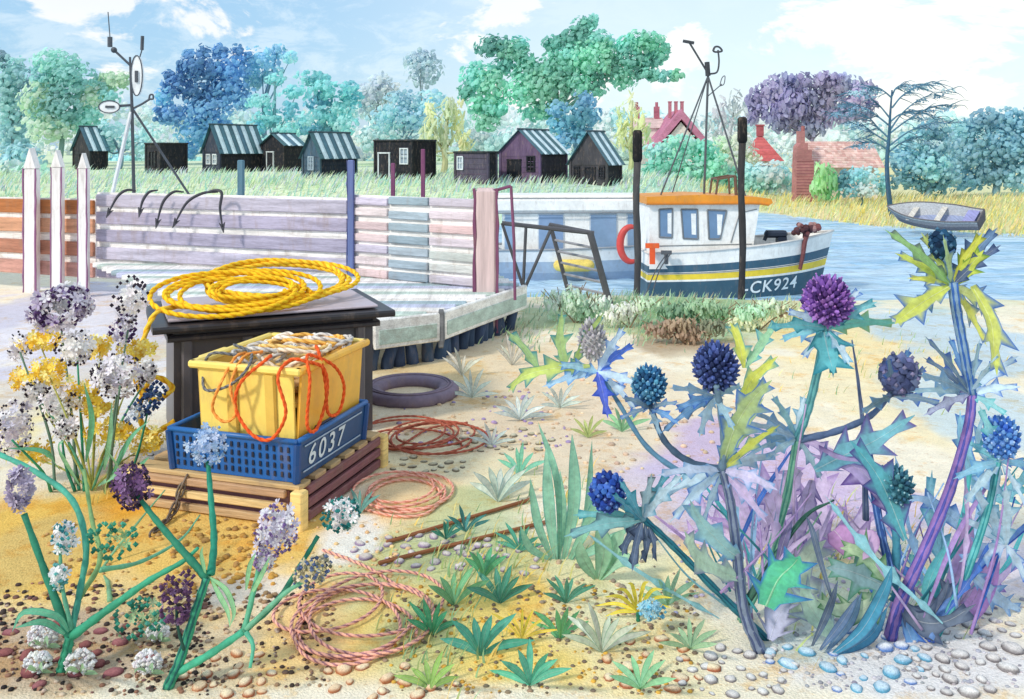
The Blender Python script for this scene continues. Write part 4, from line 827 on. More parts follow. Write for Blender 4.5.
def post(name, label, px, ytop, ybot, Y, wpx, col, edge=None, zb=None, pointed=False, group=None, cat='post', kind='vwood', r=None):
    k = Y/F; b = at(px, ybot, Y); zb = zb if zb is not None else b.z; top = CZ-(ytop-HY)*k; w = wpx*k
    c = V((b.x, Y, (zb+top)/2)); m = MB(col)
    if pointed:
        h = w*1.7; 
        m.bbox(V((b.x, Y, (zb+top-h)/2)), (top-h-zb, w*.9, w), V((0, 0, 1)), V((0, 1, 0)), V((1, 0, 0)), r=w*.1)
        s = w/2; tz = top-h; m.add([V((b.x-s, Y-s*.9, tz)), V((b.x+s, Y-s*.9, tz)), V((b.x+s, Y+s*.9, tz)), V((b.x-s, Y+s*.9, tz)), V((b.x, Y-s*.9, top)), V((b.x, Y+s*.9, top))], [[0, 1, 4], [2, 3, 5], [1, 2, 5, 4], [3, 0, 4, 5]], col)
    else: m.bbox(c, (top-zb, w, w), V((0, 0, 1)), V((0, 1, 0)), V((1, 0, 0)), r=w*.14)
    t = thing(name, label, cat, V((b.x, Y, zb)), group); m.build('shaft', kind, t)
    if edge:
        for s in (-1, 1):
            e = MB(edge); e.tube([V((b.x+s*w*.5+random.uniform(-.006, .006), Y-w*.42, zb+(top-zb-(w*1.7 if pointed else 0))*i/12)) for i in range(13)], [w*.075*random.uniform(.6, 1.3) for _ in range(13)], 5); e.build('worn_edge', kind, t)
    return t
PK_G = 'white pointed pickets at the left'
PE = C(150, 104, 140)
post('picket_post', 'white pointed picket post nearest the left edge, thickest of the three', 32, 148, 292, 9.5, 12, C(242, 238, 236), PE, 2.45, True, PK_G)
post('picket_post', 'middle of the three white pointed picket posts before the brown boards', 58, 150, 290, 9.35, 10, C(242, 238, 236), PE, 2.45, True, PK_G)
post('picket_post', 'rightmost and slimmest white pointed picket post, where brown boards meet lilac', 84, 153, 290, 9.2, 9, C(242, 238, 236), PE, 2.45, True, PK_G)
QP = 'plain posts of the quay wall'
post('quay_post', 'slate-teal post standing before the lilac boards', 241, 160, 246, 8.78, 6, C(96, 132, 150), None, 2.6, group=QP)
post('quay_post', 'tall periwinkle-blue post where lilac boards meet pink slats', 351, 160, 270, 8.2, 6.5, C(110, 124, 172), C(84, 92, 140), 2.6, group=QP)
post('quay_post', 'thin plum post rising behind the pink boards, the shorter of the two plum posts', 393, 163, 210, 8.3, 4, C(126, 74, 110), None, 2.4, group=QP)
post('quay_post', 'thin plum post rising behind the slate boards, the taller of the two plum posts', 423, 149, 210, 8.15, 4, C(126, 74, 110), None, 2.4, group=QP)
post('end_post', 'broad pink-brown post with dark plum edges closing the right end of the slatted wall', 486, 188, 296, 7.36, 22, C(214, 190, 188), C(124, 76, 104), 2.52, group=QP)
def plum_frame():
    Y = 7.3; t = thing('handrail', 'thin plum bracket rail standing out from the broad pink-brown end post', 'rail', at(512, 296, Y)); m = MB(C(126, 74, 106)); r = .013
    m.tube([at(497, 190, Y), at(511, 186, Y)], r, 6); m.tube([at(511, 186, Y), at(514, 240, Y), at(515, 300, Y)], r, 6); m.build('rail', 'metal', t)
    m = MB(C(126, 74, 106)); m.tube([at(474, 194, Y), at(497, 190, Y)], r, 6); m.build('bracket', 'metal', t)
plum_frame()
def hook(label, pts, tip, Y):
    t = thing('iron_hook', label, 'hook', at(*pts[0], Y), 'black iron hooks over the lilac wall'); P = [at(x, y, Y)+V((0, -.1*i/len(pts), 0)) for i, (x, y) in enumerate(pts)]; col = C(58, 58, 66)
    m = MB(col); c = curve(P, 6); m.tube(c, [.007+.008*math.sin(math.pi*i/(len(c)-1)) for i in range(len(c))], 7); m.build('shank', 'metal', t, True)
    m = MB(col); e = c[-1]; d = (c[-1]-c[-4]).normalized(); s = d.cross(V((0, 1, 0))).normalized(); b = e-d*.02
    m.prism([b-s*.028-d*.02, b+d*.08, b+s*.028-d*.02, b+d*.005], (0, .02, 0)); m.build('fluke', 'metal', t)
hook('leftmost, slim open-drawn iron hook on the lilac wall', [(136, 191), (128, 190), (120, 196), (112, 212)], 0, 8.95)
hook('small iron hook second from the left on the lilac wall', [(158, 190), (150, 192), (145, 200), (143, 211)], 0, 8.85)
hook('iron hook curving down to the left, in the middle of the five', [(184, 192), (174, 192), (165, 202), (160, 222)], 0, 8.75)
hook('longest iron hook, sweeping left below the mast stay on the lilac wall', [(218, 192), (204, 193), (189, 202), (178, 222)], 0, 8.62)
hook('rightmost iron hook, dropping straight down from the mast stay', [(205, 193), (216, 190), (223, 193), (222, 208), (225, 226)], 0, 8.6)

def steps():
    Y = 8.75; t = thing('steel_steps', 'dark steel boarding steps with a top rail and V-shaped brace at the water\'s edge', 'steps', at(560, 300, Y)); g1 = C(84, 84, 90); P = lambda x, y, d=0: at(x, y, Y)+V((0, d, 0))
    m = MB(g1); m.tube([P(502, 223), P(556, 229), P(594, 233)], .022, 7); m.build('top_rail', 'metal', t)
    m = MB(g1); m.tube([P(590, 232), P(600, 268), P(612, 312)], .034, 7); m.build('stringer', 'metal', t)
    m = MB(g1); m.tube([P(552, 228, .45), P(562, 264, .45), P(574, 310, .45)], .022, 7); m.build('stringer', 'metal', t)
    for a, b in (((502, 223), (524, 290)), ((526, 226), (523, 290)), ((551, 229), (524, 290))):
        m = MB(g1); m.tube([P(*a), P(*b)], .016, 6); m.build('brace', 'metal', t)
    for i in range(6):
        f = .2+i*.145; a = P(590, 232).lerp(P(612, 312), f); b = P(552, 228, .45).lerp(P(574, 310, .45), f); m = MB(C(150, 150, 156)); m.tube([a, b], .014, 6); m.build('rung', 'metal', t)
    m = MB(g1); m.tube([P(552, 228, .45), P(590, 232)], .018, 6); m.build('top_rail', 'metal', t)
steps()

# ================================================================== CRATES
UX, UY = V((.954, -.299, 0)), V((.299, .954, 0)); UZ = V((0, 0, 1)); FC = V((-.862, 3.60, 0))
def fr(a, b, z): return FC-UX*a+UY*b+V((0, 0, z))       # a to the left along the front, b back, from the front corner
def pallet():
    t = thing('wooden_pallet', 'tan slatted wooden pallet under the blue crate', 'pallet', fr(.3, .3, 2.5)); TAN = C(230, 198, 138); BRN = C(140, 96, 98)
    W_, D = .80, .74; o = -.03
    for i in range(6):
        m = MB(jit(mixc(TAN, BRN, .3), .08)); b = o+.05+i*(D-.1)/5; m.bbox(fr(o+W_/2, b, 2.655), (W_, .09, .02), UX, UY, r=.004); m.build('deck_board', 'wood', t)
    for k in range(3):                    # front slats
        m = MB(jit(mixc(TAN, BRN, (.55, .1, .45)[k]), .05)); m.bbox(fr(o+W_/2+.03, o, 2.63-.052*k), (W_-.06, .022, .03), UX, UY, r=.004); m.build('slat', 'wood', t)
        m = MB(jit(BRN, .12)); m.bbox(fr(o, o+D/2+.03, 2.63-.052*k), (D-.06, .022, .036), UY, UX, r=.004); m.build('slat', 'wood', t)  # right-hand slats all brown, the shading of that side painted into them
    m = MB(C(140, 100, 104)); m.bbox(fr(o+W_/2+.03, o+.03, 2.575), (W_-.06, .012, .14), UX, UY); m.build('inner_panel', 'wood', t)
    m = MB(C(110, 80, 80)); m.bbox(fr(o+.03, o+D/2+.03, 2.575), (D-.06, .012, .14), UY, UX); m.build('inner_panel', 'wood', t)
    for a, b in ((o, o), (o+W_, o), (o, o+D), (o+W_, o+D)):
        m = MB(C(246, 212, 138)); m.bbox(fr(a, b, 2.565), (.172, .055, .055), UZ, UX, UY, r=.006); m.build('leg', 'wood', t)
pallet()
ZT = 2.668
def tray(t, a0, a1, b0, b1, z0, z1, wall, col, flare=0., side_cols=None, kind='plastic', extra=None):
    """open box: four walls and a floor as one shell, with a rolled rim"""
    m = MB(col)
    sc = side_cols or [col]*4
    def wallp(p, q, n, c):
        m.prism([p, q, q+n*flare+UZ*(z1-z0), p+n*flare+UZ*(z1-z0)], -n*wall, c)
    A, B, Cc, D = fr(a0, b0, z0), fr(a1, b0, z0), fr(a1, b1, z0), fr(a0, b1, z0)
    wallp(A, B, -UY, sc[0]); wallp(B, Cc, -UX, sc[1]); wallp(Cc, D, UY, sc[2]); wallp(D, A, UX, sc[3])
    m.box(fr((a0+a1)/2, (b0+b1)/2, z0+.01), (a1-a0-.004, b1-b0-.004, .016), UX, UY, c=col)
    if extra: extra(m)
    return m.build('body', kind, t)
def blue_crate():
    t = thing('fish_crate', 'open blue fish crate numbered 6037, sitting on the tan pallet', 'crate', fr(.29, .29, ZT)); B1, B2 = C(30, 98, 172), C(38, 78, 124)
    def mould(m):                        # corner pillars and rows of drain slots, all of the one moulding
        for a, b in ((0, 0), (.585, 0), (0, .58), (.585, .58)): m.tube([fr(a, b, ZT), fr(a+(.012 if a else -.012), b+(.012 if b else -.012), ZT+.16)], .016, 7, C(22, 74, 136))
        for r_ in range(4):
            for i in range(17):
                a = .03+i*.033; z = ZT+.03+r_*.034; m.bbox(fr(a, -.0035-.012*(z-ZT)/.165, z), (.011, .004, .022), UX, UY, c=C(20, 34, 62), r=.002)
    tray(t, 0, .585, 0, .58, ZT, ZT+.165, .012, B1, .012, [B1, C(24, 70, 120), B1, B2], extra=mould)  # front bright, right end darker: lit and shaded sides painted into the blue
    m = MB(C(40, 104, 174)); z = ZT+.168; e = .012
    for p, q in ((fr(-.012, -.012, z), fr(.597, -.012, z)), (fr(.597, -.012, z), fr(.597, .592, z)), (fr(.597, .592, z), fr(-.012, .592, z)), (fr(-.012, .592, z), fr(-.012, -.012, z))): m.tube([p, q], .011, 7)
    m.build('rim', 'plastic', t, True)
    m = MB(C(168, 186, 206))             # painted bands on the number side
    for z in (.03, .135): m.bbox(fr(-.0045-.012*z/.165, .29, ZT+z), (.5, .004, .006), UY, UX, r=.001)
    m.build('painted_line', 'paint', t)
    n_ = (UX+UZ*.07).normalized()
    text_mesh('6037', .115, lambda u, v: fr(-.012*(.045+v)/.165-.0035, .075+u*1.12, ZT+.045+v), t, C(214, 224, 232), shear=.1, space=1.25, name='crate_number')
blue_crate()
def yellow_crate():
    t = thing('fish_box', 'yellow fish box full of rope, standing inside the blue crate', 'crate', fr(.28, .29, ZT+.02)); Y1, Y2 = C(250, 220, 112), C(246, 186, 66)
    z0, z1 = ZT+.02, ZT+.455; a0, a1, b0, b1 = .02, .46, .03, .56
    tray(t, a0, a1, b0, b1, z0, z1, .012, Y1, .03, [Y1, C(230, 190, 90), C(230, 180, 80), Y2])  # paler front, deeper right face and rim: side shade painted into the yellow
    m = MB(C(252, 222, 116)); z = z1; f = .03; q = [fr(a0-f, b0-f, z), fr(a1+f, b0-f, z), fr(a1+f, b1+f, z), fr(a0-f, b1+f, z)]
    for i in range(4):
        p, r_ = q[i], q[(i+1) % 4]; d = (r_-p).normalized(); n_ = V((d.y, -d.x, 0)); m.bbox((p+r_)/2-UZ*.012, ((r_-p).length+.03, .035, .03), d, n_, c=Y2 if i == 3 else C(252, 222, 116), r=.008)
    m.build('rim', 'plastic', t)
    for a, w_ in ((.12, .05), (.30, .05)):  # moulded ribs on the front
        m = MB(C(226, 188, 88)); m.add([fr(a-w_/2, b0-.004, z0+.005), fr(a+w_/2, b0-.004, z0+.005), fr(a+w_/2, b0-.034, z1-.03), fr(a-w_/2, b0-.034, z1-.03), fr(a-w_/2+.006, b0-.014, z0+.005), fr(a+w_/2-.006, b0-.014, z0+.005), fr(a+w_/2-.006, b0-.046, z1-.03), fr(a-w_/2+.006, b0-.046, z1-.03)], [[4, 5, 6, 7], [0, 4, 7, 3], [5, 1, 2, 6], [0, 1, 5, 4], [3, 7, 6, 2]]); m.build('rib', 'plastic', t)
    m = MB(C(252, 222, 116)); m.bbox(fr(a1+f+.03, (b0+b1)/2-.1, z1-.03), (.06, .2, .05), UX, UY, r=.012); m.build('handle', 'plastic', t)
    m = MB(C(52, 54, 74)); m.bbox(fr((a0+a1)/2-.02, b0-.016, z0+.135), (.1, .012, .03), UX, UY, r=.008); m.build('drain_recess', 'plastic', t)
    m = MB(C(46, 50, 72)); m.bbox(fr(a0-.016, (b0+b1)/2-.06, z0+.145), (.16, .012, .035), UY, UX, r=.01); m.build('drain_recess', 'plastic', t)
    m = MB(C(236, 190, 90)); m.box(fr((a0+a1)/2, (b0+b1)/2, z0+.28), (a1-a0, b1-b0, .02), UX, UY); m.build('false_floor', 'plastic', t)
yellow_crate()
def loops(mb, c, n, R, r, c1, c2, tilt=.3, spread=.1, ax=None, fine=40, wob=.12, pitch=.05, u=None, v=None, dn=None):
    u0, v0 = u or V((1, 0, 0)), v or V((0, 1, 0)); w0 = dn or V((0, 0, 1))
    pts = []
    for i in range(n*fine+1):
        a = 2*math.pi*i/fine; k = i/fine
        rr = 1+wob*noise.noise(V((k*1.1, 3.1, c.x*5))); ox = spread*noise.noise(V((k*.7, 7.3, c.y*3))); oy = spread*noise.noise(V((k*.7, 1.3, c.x*3)))
        pts.append(c+u0*(math.cos(a)*R[0]*rr+ox)+v0*(math.sin(a)*R[1]*rr+oy)+w0*(tilt*noise.noise(V((a*.35, k, 2.2)))+.5*r*k))
    rope(mb, pts, r, c1, c2, pitch)
def heap():
    t = thing('rope_heap', 'tangle of pale cream and grey ropes heaped in the yellow box', 'rope', fr(.2, .3, ZT+.24))
    z = ZT+.46
    for a, b, R, c1, c2, name in ((.14, .22, (.11, .12), C(244, 226, 200), C(190, 170, 150), 'cream_rope'), (.28, .2, (.11, .1), C(214, 208, 200), C(140, 136, 134), 'grey_rope'), (.2, .4, (.14, .12), C(246, 190, 100), C(200, 140, 60), 'amber_rope'), (.3, .42, (.1, .1), C(250, 240, 226), C(200, 180, 160), 'cream_rope'), (.13, .44, (.1, .09), C(222, 214, 206), C(150, 144, 142), 'grey_rope'), (.22, .28, (.16, .13), C(246, 206, 130), C(196, 150, 80), 'amber_rope')):
        m = MB(); c = fr(a, b, z-.03); loops(m, c, 4, R, .009, c1, c2, .11, .05, u=UX, v=UY, wob=.3); m.build(name, 'rope', t, True)
    m = MB(C(222, 190, 140)); m.ell(fr(.21, .3, z-.1), (.2, .24, .09), 12, 8, lump=.3); m.build('rope_mass', 'rope', t, True)
    # grey line spilling over the left rim and down
    t2 = thing('grey_line', 'dark grey twine looped loosely over the left end of the yellow box', 'rope', fr(.45, .1, ZT+.2)); m = MB()
    c = [fr(.3, .05, z+.02), fr(.4, -.0, z+.03), fr(.45, .02, z-.05), fr(.40, -.035, z-.11), fr(.28, -.05, z-.08), fr(.2, -.045, z-.01), fr(.25, .06, z+.03), fr(.36, .1, z+.05)]; rope(m, curve(c, 8), .006, C(120, 120, 122), C(74, 74, 78), .03)
    m.build('twine', 'rope', t2, True)
    m = MB(); c = [fr(.47, .3, z-.02), fr(.5, .2, z-.08), fr(.53, .16, z-.2), fr(.5, .1, z-.25), fr(.47, .12, z-.18), fr(.5, .2, z-.06)]; rope(m, curve(c, 8), .007, C(214, 212, 206), C(140, 140, 140), .03); m.build('pale_twine', 'rope', t2, True)
    t3 = thing('orange_line', 'bright orange-red line hanging in loops over the front of the yellow box', 'rope', fr(.05, .05, ZT+.2)); m = MB(); OR = C(240, 104, 52); OD = C(214, 76, 34)
    f = lambda a, z_: fr(a, .03-.03*(z_-ZT-.02)/.435-.058, z_); s = lambda b, z_: fr(.02-.03*(z_-ZT-.02)/.435-.042, b, z_); Z = ZT+.13
    c = [fr(.18, .1, z+.015), fr(.15, .02, z+.02), f(.22, Z+.27), f(.25, Z+.16), f(.18, Z+.06), f(.09, Z+.05), f(.02, Z+.16), f(.05, Z+.3), fr(.05, .03, z+.02), fr(0, .06, z+.015), s(.13, Z+.3), s(.17, Z+.18), s(.1, Z+.06), s(.02, Z+.1), s(.02, Z+.28), fr(.0, .08, z+.02), fr(.01, .14, z+.02), s(.22, Z+.29), s(.32, Z+.18), s(.29, Z+.08), s(.19, Z+.1), s(.15, Z+.24), fr(0, .18, z+.02), fr(.06, .26, z+.03)]
    rope(m, curve(c, 8), .0068, OR, OD, .03); m.build('line', 'rope', t3, True)
    m = MB(); c = [fr(.3, .1, z+.02), fr(.3, .02, z+.015), f(.32, Z+.25), f(.36, Z+.15), f(.31, Z+.1), f(.25, Z+.14), f(.27, Z+.25), fr(.26, .02, z+.02), fr(.22, .1, z+.03)]; rope(m, curve(c, 8), .006, C(246, 164, 84), C(226, 130, 54), .03); m.build('faded_line', 'rope', t3, True)
heap()
def black_bin():
    a = math.radians(24); X, Yv = V((math.cos(a), math.sin(a), 0)), V((-math.sin(a), math.cos(a), 0)); o = V((-1.70, 4.36, 2.5)); W_, D, H = 1.12, .74, .61
    t = thing('black_bin', 'big black plastic fish bin with an overhanging lid, behind the yellow box', 'bin', o+X*W_/2+Yv*D/2); G = C(82, 78, 84)
    m = MB(G); c = o+X*W_/2+Yv*D/2
    m.prism([o+X*.06+Yv*.04, o+X*(W_-.06)+Yv*.04, o+X*(W_-.06)+Yv*(D-.04), o+X*.06+Yv*(D-.04)], (0, 0, H)); bd = m.build('body', 'plastic', t)
    for i in range(4):
        m = MB(C(96, 92, 98)); m.bbox(o+X*(.12+i*.29)+Yv*.03+UZ*(H/2), (H-.08, .035, .05), UZ, Yv, X, r=.012); m.build('rib', 'plastic', t)
    m = MB(C(60, 56, 62)); m.bbox(c+UZ*(H-.035), (W_-.04, D+.0, .03), X, Yv, r=.01); m.build('flange', 'plastic', t)
    m = MB(C(46, 43, 47)); m.bbox(c+UZ*(H+.02), (W_+.1, D+.1, .034), X, Yv, r=.018); m.bbox(c+UZ*(H+.052), (W_-.06, D-.06, .014), X, Yv, c=C(196, 182, 190), r=.005); m.build('lid', 'plastic', t)
    YL, YD = C(250, 204, 46), C(224, 150, 26)
    t2 = thing('yellow_rope', 'coil of bright yellow laid rope on the lid of the black bin', 'rope', c+UZ*(H+.06))
    z = H+.082
    TL = (Yv*.95+UZ*.27).normalized(); m = MB(); loops(m, o+X*.40+Yv*.2+UZ*(z+.05), 4, (.36, .23), .0125, YL, YD, .035, .13, u=X, v=TL, wob=.3, pitch=.05); m.build('coil', 'rope', t2, True)
    m = MB(); loops(m, o+X*.60+Yv*.40+UZ*(z+.07), 4, (.38, .25), .0125, C(252, 210, 60), YD, .035, .12, u=X, v=TL, wob=.26, pitch=.05); m.build('coil', 'rope', t2, True)
    m = MB(); loops(m, o+X*.46+Yv*.22+UZ*(z+.06), 3, (.2, .13), .011, YL, YD, .03, .06, u=X, v=TL, wob=.3, pitch=.05); m.build('coil', 'rope', t2, True)
    m = MB(); q = o+X*(-.0); c2 = [o+X*.12+Yv*.16+UZ*(z+.02), o+X*-.02+Yv*.06+UZ*(z+.01), o-X*.09-Yv*.02+UZ*(H-.06), o-X*.11-Yv*.03+UZ*(H-.22), o-X*.04-Yv*.06+UZ*(H-.3), o+X*.05-Yv*.04+UZ*(H-.26), o-X*.04-Yv*.04+UZ*(H-.2), o-X*.1+UZ*(H-.36), o-X*.05-Yv*.05+UZ*(H-.46), o+X*.06-Yv*.04+UZ*(H-.42)]
    rope(m, curve(c2, 8), .0125, C(250, 206, 70), YD, .06); m.build('trailing_end', 'rope', t2, True)
black_bin()
def tyre():
    c = gnd(410, 394); t = thing('old_tyre', 'grey-purple old tyre lying flat on the sand before the deck', 'tyre', c); R, r = .235, .062; m = MB(C(128, 112, 128)); nu, nv = 44, 12
    vs = []
    for i in range(nu):
        a = 2*math.pi*i/nu
        for j in range(nv):
            b = 2*math.pi*j/nv; ex = math.copysign(abs(math.cos(b))**.7, math.cos(b)); ez = math.copysign(abs(math.sin(b))**.7, math.sin(b))
            k = 1+(.03 if (i % 2 and abs(math.cos(b)) > .6 and math.cos(b) > 0) else 0); rr = (R+r*ex*.95)*k
            vs.append(c+V((math.cos(a)*rr, math.sin(a)*rr, .022+r*.62*ez)))
    m.add(vs, [[i*nv+j, ((i+1) % nu)*nv+j, ((i+1) % nu)*nv+(j+1) % nv, i*nv+(j+1) % nv] for i in range(nu) for j in range(nv)]); m.build('tread', 'rubber', t, True)
    for q in (.145, .165):
        m = MB(C(134, 118, 134)); m.tube([c+V((math.cos(2*math.pi*i/40)*(q+.09), math.sin(2*math.pi*i/40)*(q+.09), .062)) for i in range(41)], .006, 5); m.build('bead', 'rubber', t, True)
tyre()
def coil(label, px, py, rx, ry, n, r, c1, c2, name='rope_coil', pitch=.045, seed=0, spread=.05, wob=.16, tail=None):
    c = gnd(px, py); k = c.y/F; ryY = (gnd(px, py-ry).y-gnd(px, py+ry).y)/2; t = thing(name, label, 'rope', c); m = MB()
    loops(m, c+V((0, 0, r+.004+seed*0)), n, (rx*k, ryY), r, c1, c2, .0, spread, wob=wob, pitch=pitch)
    for p in m.v: p.z = max(p.z, 2.5)
    m.build('coil', 'rope', t, True)
    if tail:
        m = MB(); rope(m, curve([gnd(x, y)+V((0, 0, r+.003)) for x, y in tail], 8), r, c1, c2, pitch); m.build('loose_end', 'rope', t, True)
coil('thin rust-brown line lying in loose loops beside the pallet, just below the tyre', 425, 440, 44, 15, 6, .0055, C(184, 104, 84), C(150, 76, 62), spread=.28, wob=.4, tail=[(376, 452), (400, 447), (430, 430), (468, 424)])
coil('small coil of pink rope on the sand in the middle, above the brown timber battens', 405, 495, 40, 18, 4, .0055, C(244, 184, 162), C(214, 120, 100), spread=.14, wob=.3, tail=[(445, 500), (425, 516), (395, 518), (360, 510)])
coil('large coil of pink and dark flecked rope nearest the bottom edge', 345, 622, 60, 34, 6, .0052, C(244, 180, 156), C(126, 80, 106), pitch=.032, spread=.24, wob=.34, tail=[(400, 590), (372, 572), (345, 560), (322, 552)])
def batten(label, p, q):
    a, b = gnd(*p), gnd(*q); t = thing('timber_batten', label, 'timber', (a+b)/2, 'brown timber battens on the sand'); d = (b-a); L_ = d.length; d.normalize(); n_ = V((d.y, -d.x, 0))
    m = MB(C(150, 96, 66)); m.bbox((a+b)/2+UZ*.01, (L_, .014, .014), d, n_, r=.004); m.build('lath', 'wood', t)
    for s in (.06, .94):
        e = MB(C(110, 76, 58)); e.ell(a.lerp(b, s)+UZ*.018, .004, 6, 4); e.build('nail', 'metal', t)
batten('longer brown timber batten on the sand, lower of the two below the green tufts', (378, 566), (548, 524))
batten('thin brown timber batten on the sand, upper of the two beside the pink coil', (386, 545), (530, 502))
def chain():
    t = thing('chain', 'short rusty dark chain hanging from the front of the pallet to the sand', 'chain', gnd(160, 534)); P = [V(q) for q in (at(186, 478, 3.72), at(180, 492, 3.70), at(176, 506, 3.68), at(168, 519, 3.62))]+[gnd(158, 532)+UZ*.012, gnd(147, 541)+UZ*.012]
    c = resample(curve(P, 8), .035)
    for i in range(len(c)-1):
        a, b = c[i], c[i+1]; d = (b-a).normalized(); s = d.cross(V((0, 1, .3)) if i % 2 else V((1, .2, .1))).normalized(); m = MB(jit(C(112, 96, 84), .15)); ctr = (a+b)/2
        ring = [ctr+d*(.026*math.cos(q)+(.006 if math.cos(q) > 0 else -.006))+s*.013*math.sin(q) for q in [2*math.pi*k/14 for k in range(15)]]; m.tube(ring, .005, 5); m.build('link', 'metal', t, True)
chain()
# ================================================================== PLANTS OF THE BEACH
def leaf(parent, pts, W_, cm, ce, spikes=0, ew=.5, nrm=None, fold=.22, name='leaf', tipk=.0, base=.25, belly=.4, kind='leaf', mb=None):
    """blade along pts (world), paler or darker margin; spikes>0 gives a spined holly edge"""
    spikes = max(2, round(spikes*.72)) if spikes else 0; n = spikes*4 if spikes else 12; cl = curve(pts, 6); L_ = len(cl)-1; m = mb or MB(); vs = []; ks = []
    l_ = sum(cm)/3; cm = tuple(max(0, min(.9, l_+(v-l_)*1.3)) for v in cm)
    cm = mixc(cm, (.88, .9, .88), .14 if spikes else .1)
    nrm = nrm or V((random.gauss(0, .25), -1, random.uniform(.1, .8))).normalized()
    for i in range(n+1):
        t = i/n; f = t*L_; j = min(int(f), L_-1); p = cl[j].lerp(cl[j+1], f-j); tg = (cl[min(j+1, L_)]-cl[max(j-1, 0)]).normalized(); s = tg.cross(nrm).normalized(); nn = s.cross(tg)
        w_ = W_*(base+(1-base)*math.sin(math.pi*min(1, t/(2*belly)) if t < belly else math.pi*.5)) if t < belly else W_*(1-((t-belly)/(1-belly))**1.7*(1-tipk))
        w_ = max(w_, W_*.02); k = 1; fw = 0
        if spikes and 0 < i < n: q4 = i % 4; k = (.8, .98, 2.15, .86)[q4]; fw = (0, W_*.1, W_*.95, 0)[q4]
        up = nn*(fold*w_)
        for sgn in (-1, 1):
            kk = k*random.uniform(.75, 1.2) if spikes else k
            vs += [p+s*(sgn*w_*kk)+tg*fw+up*kk, p+s*(sgn*w_*.78*(min(k, 1)))+up*.5]; ks += [ce, mixc(cm, ce, .12 if ew < .6 else .5)]
        vs.append(p); ks.append(mixc(cm, ce, .1) if i % 2 else cm)
    fs = []
    for i in range(n):
        a, b = i*5, i*5+5
        fs += [[a, a+1, b+1, b], [a+1, a+4, b+4, b+1], [a+4, a+3, b+3, b+4], [a+3, a+2, b+2, b+3]]
    m.add(vs, fs, ks); cv = [p.copy() for p in cl[:-2]]
    m.tube(cv, [max(.0006, W_*.075*(1-.8*i/len(cv))) for i in range(len(cv))], 4, mixc(cm, (.85, .88, .85), .35))
    return m if mb else m.build(name, kind, parent, not spikes)
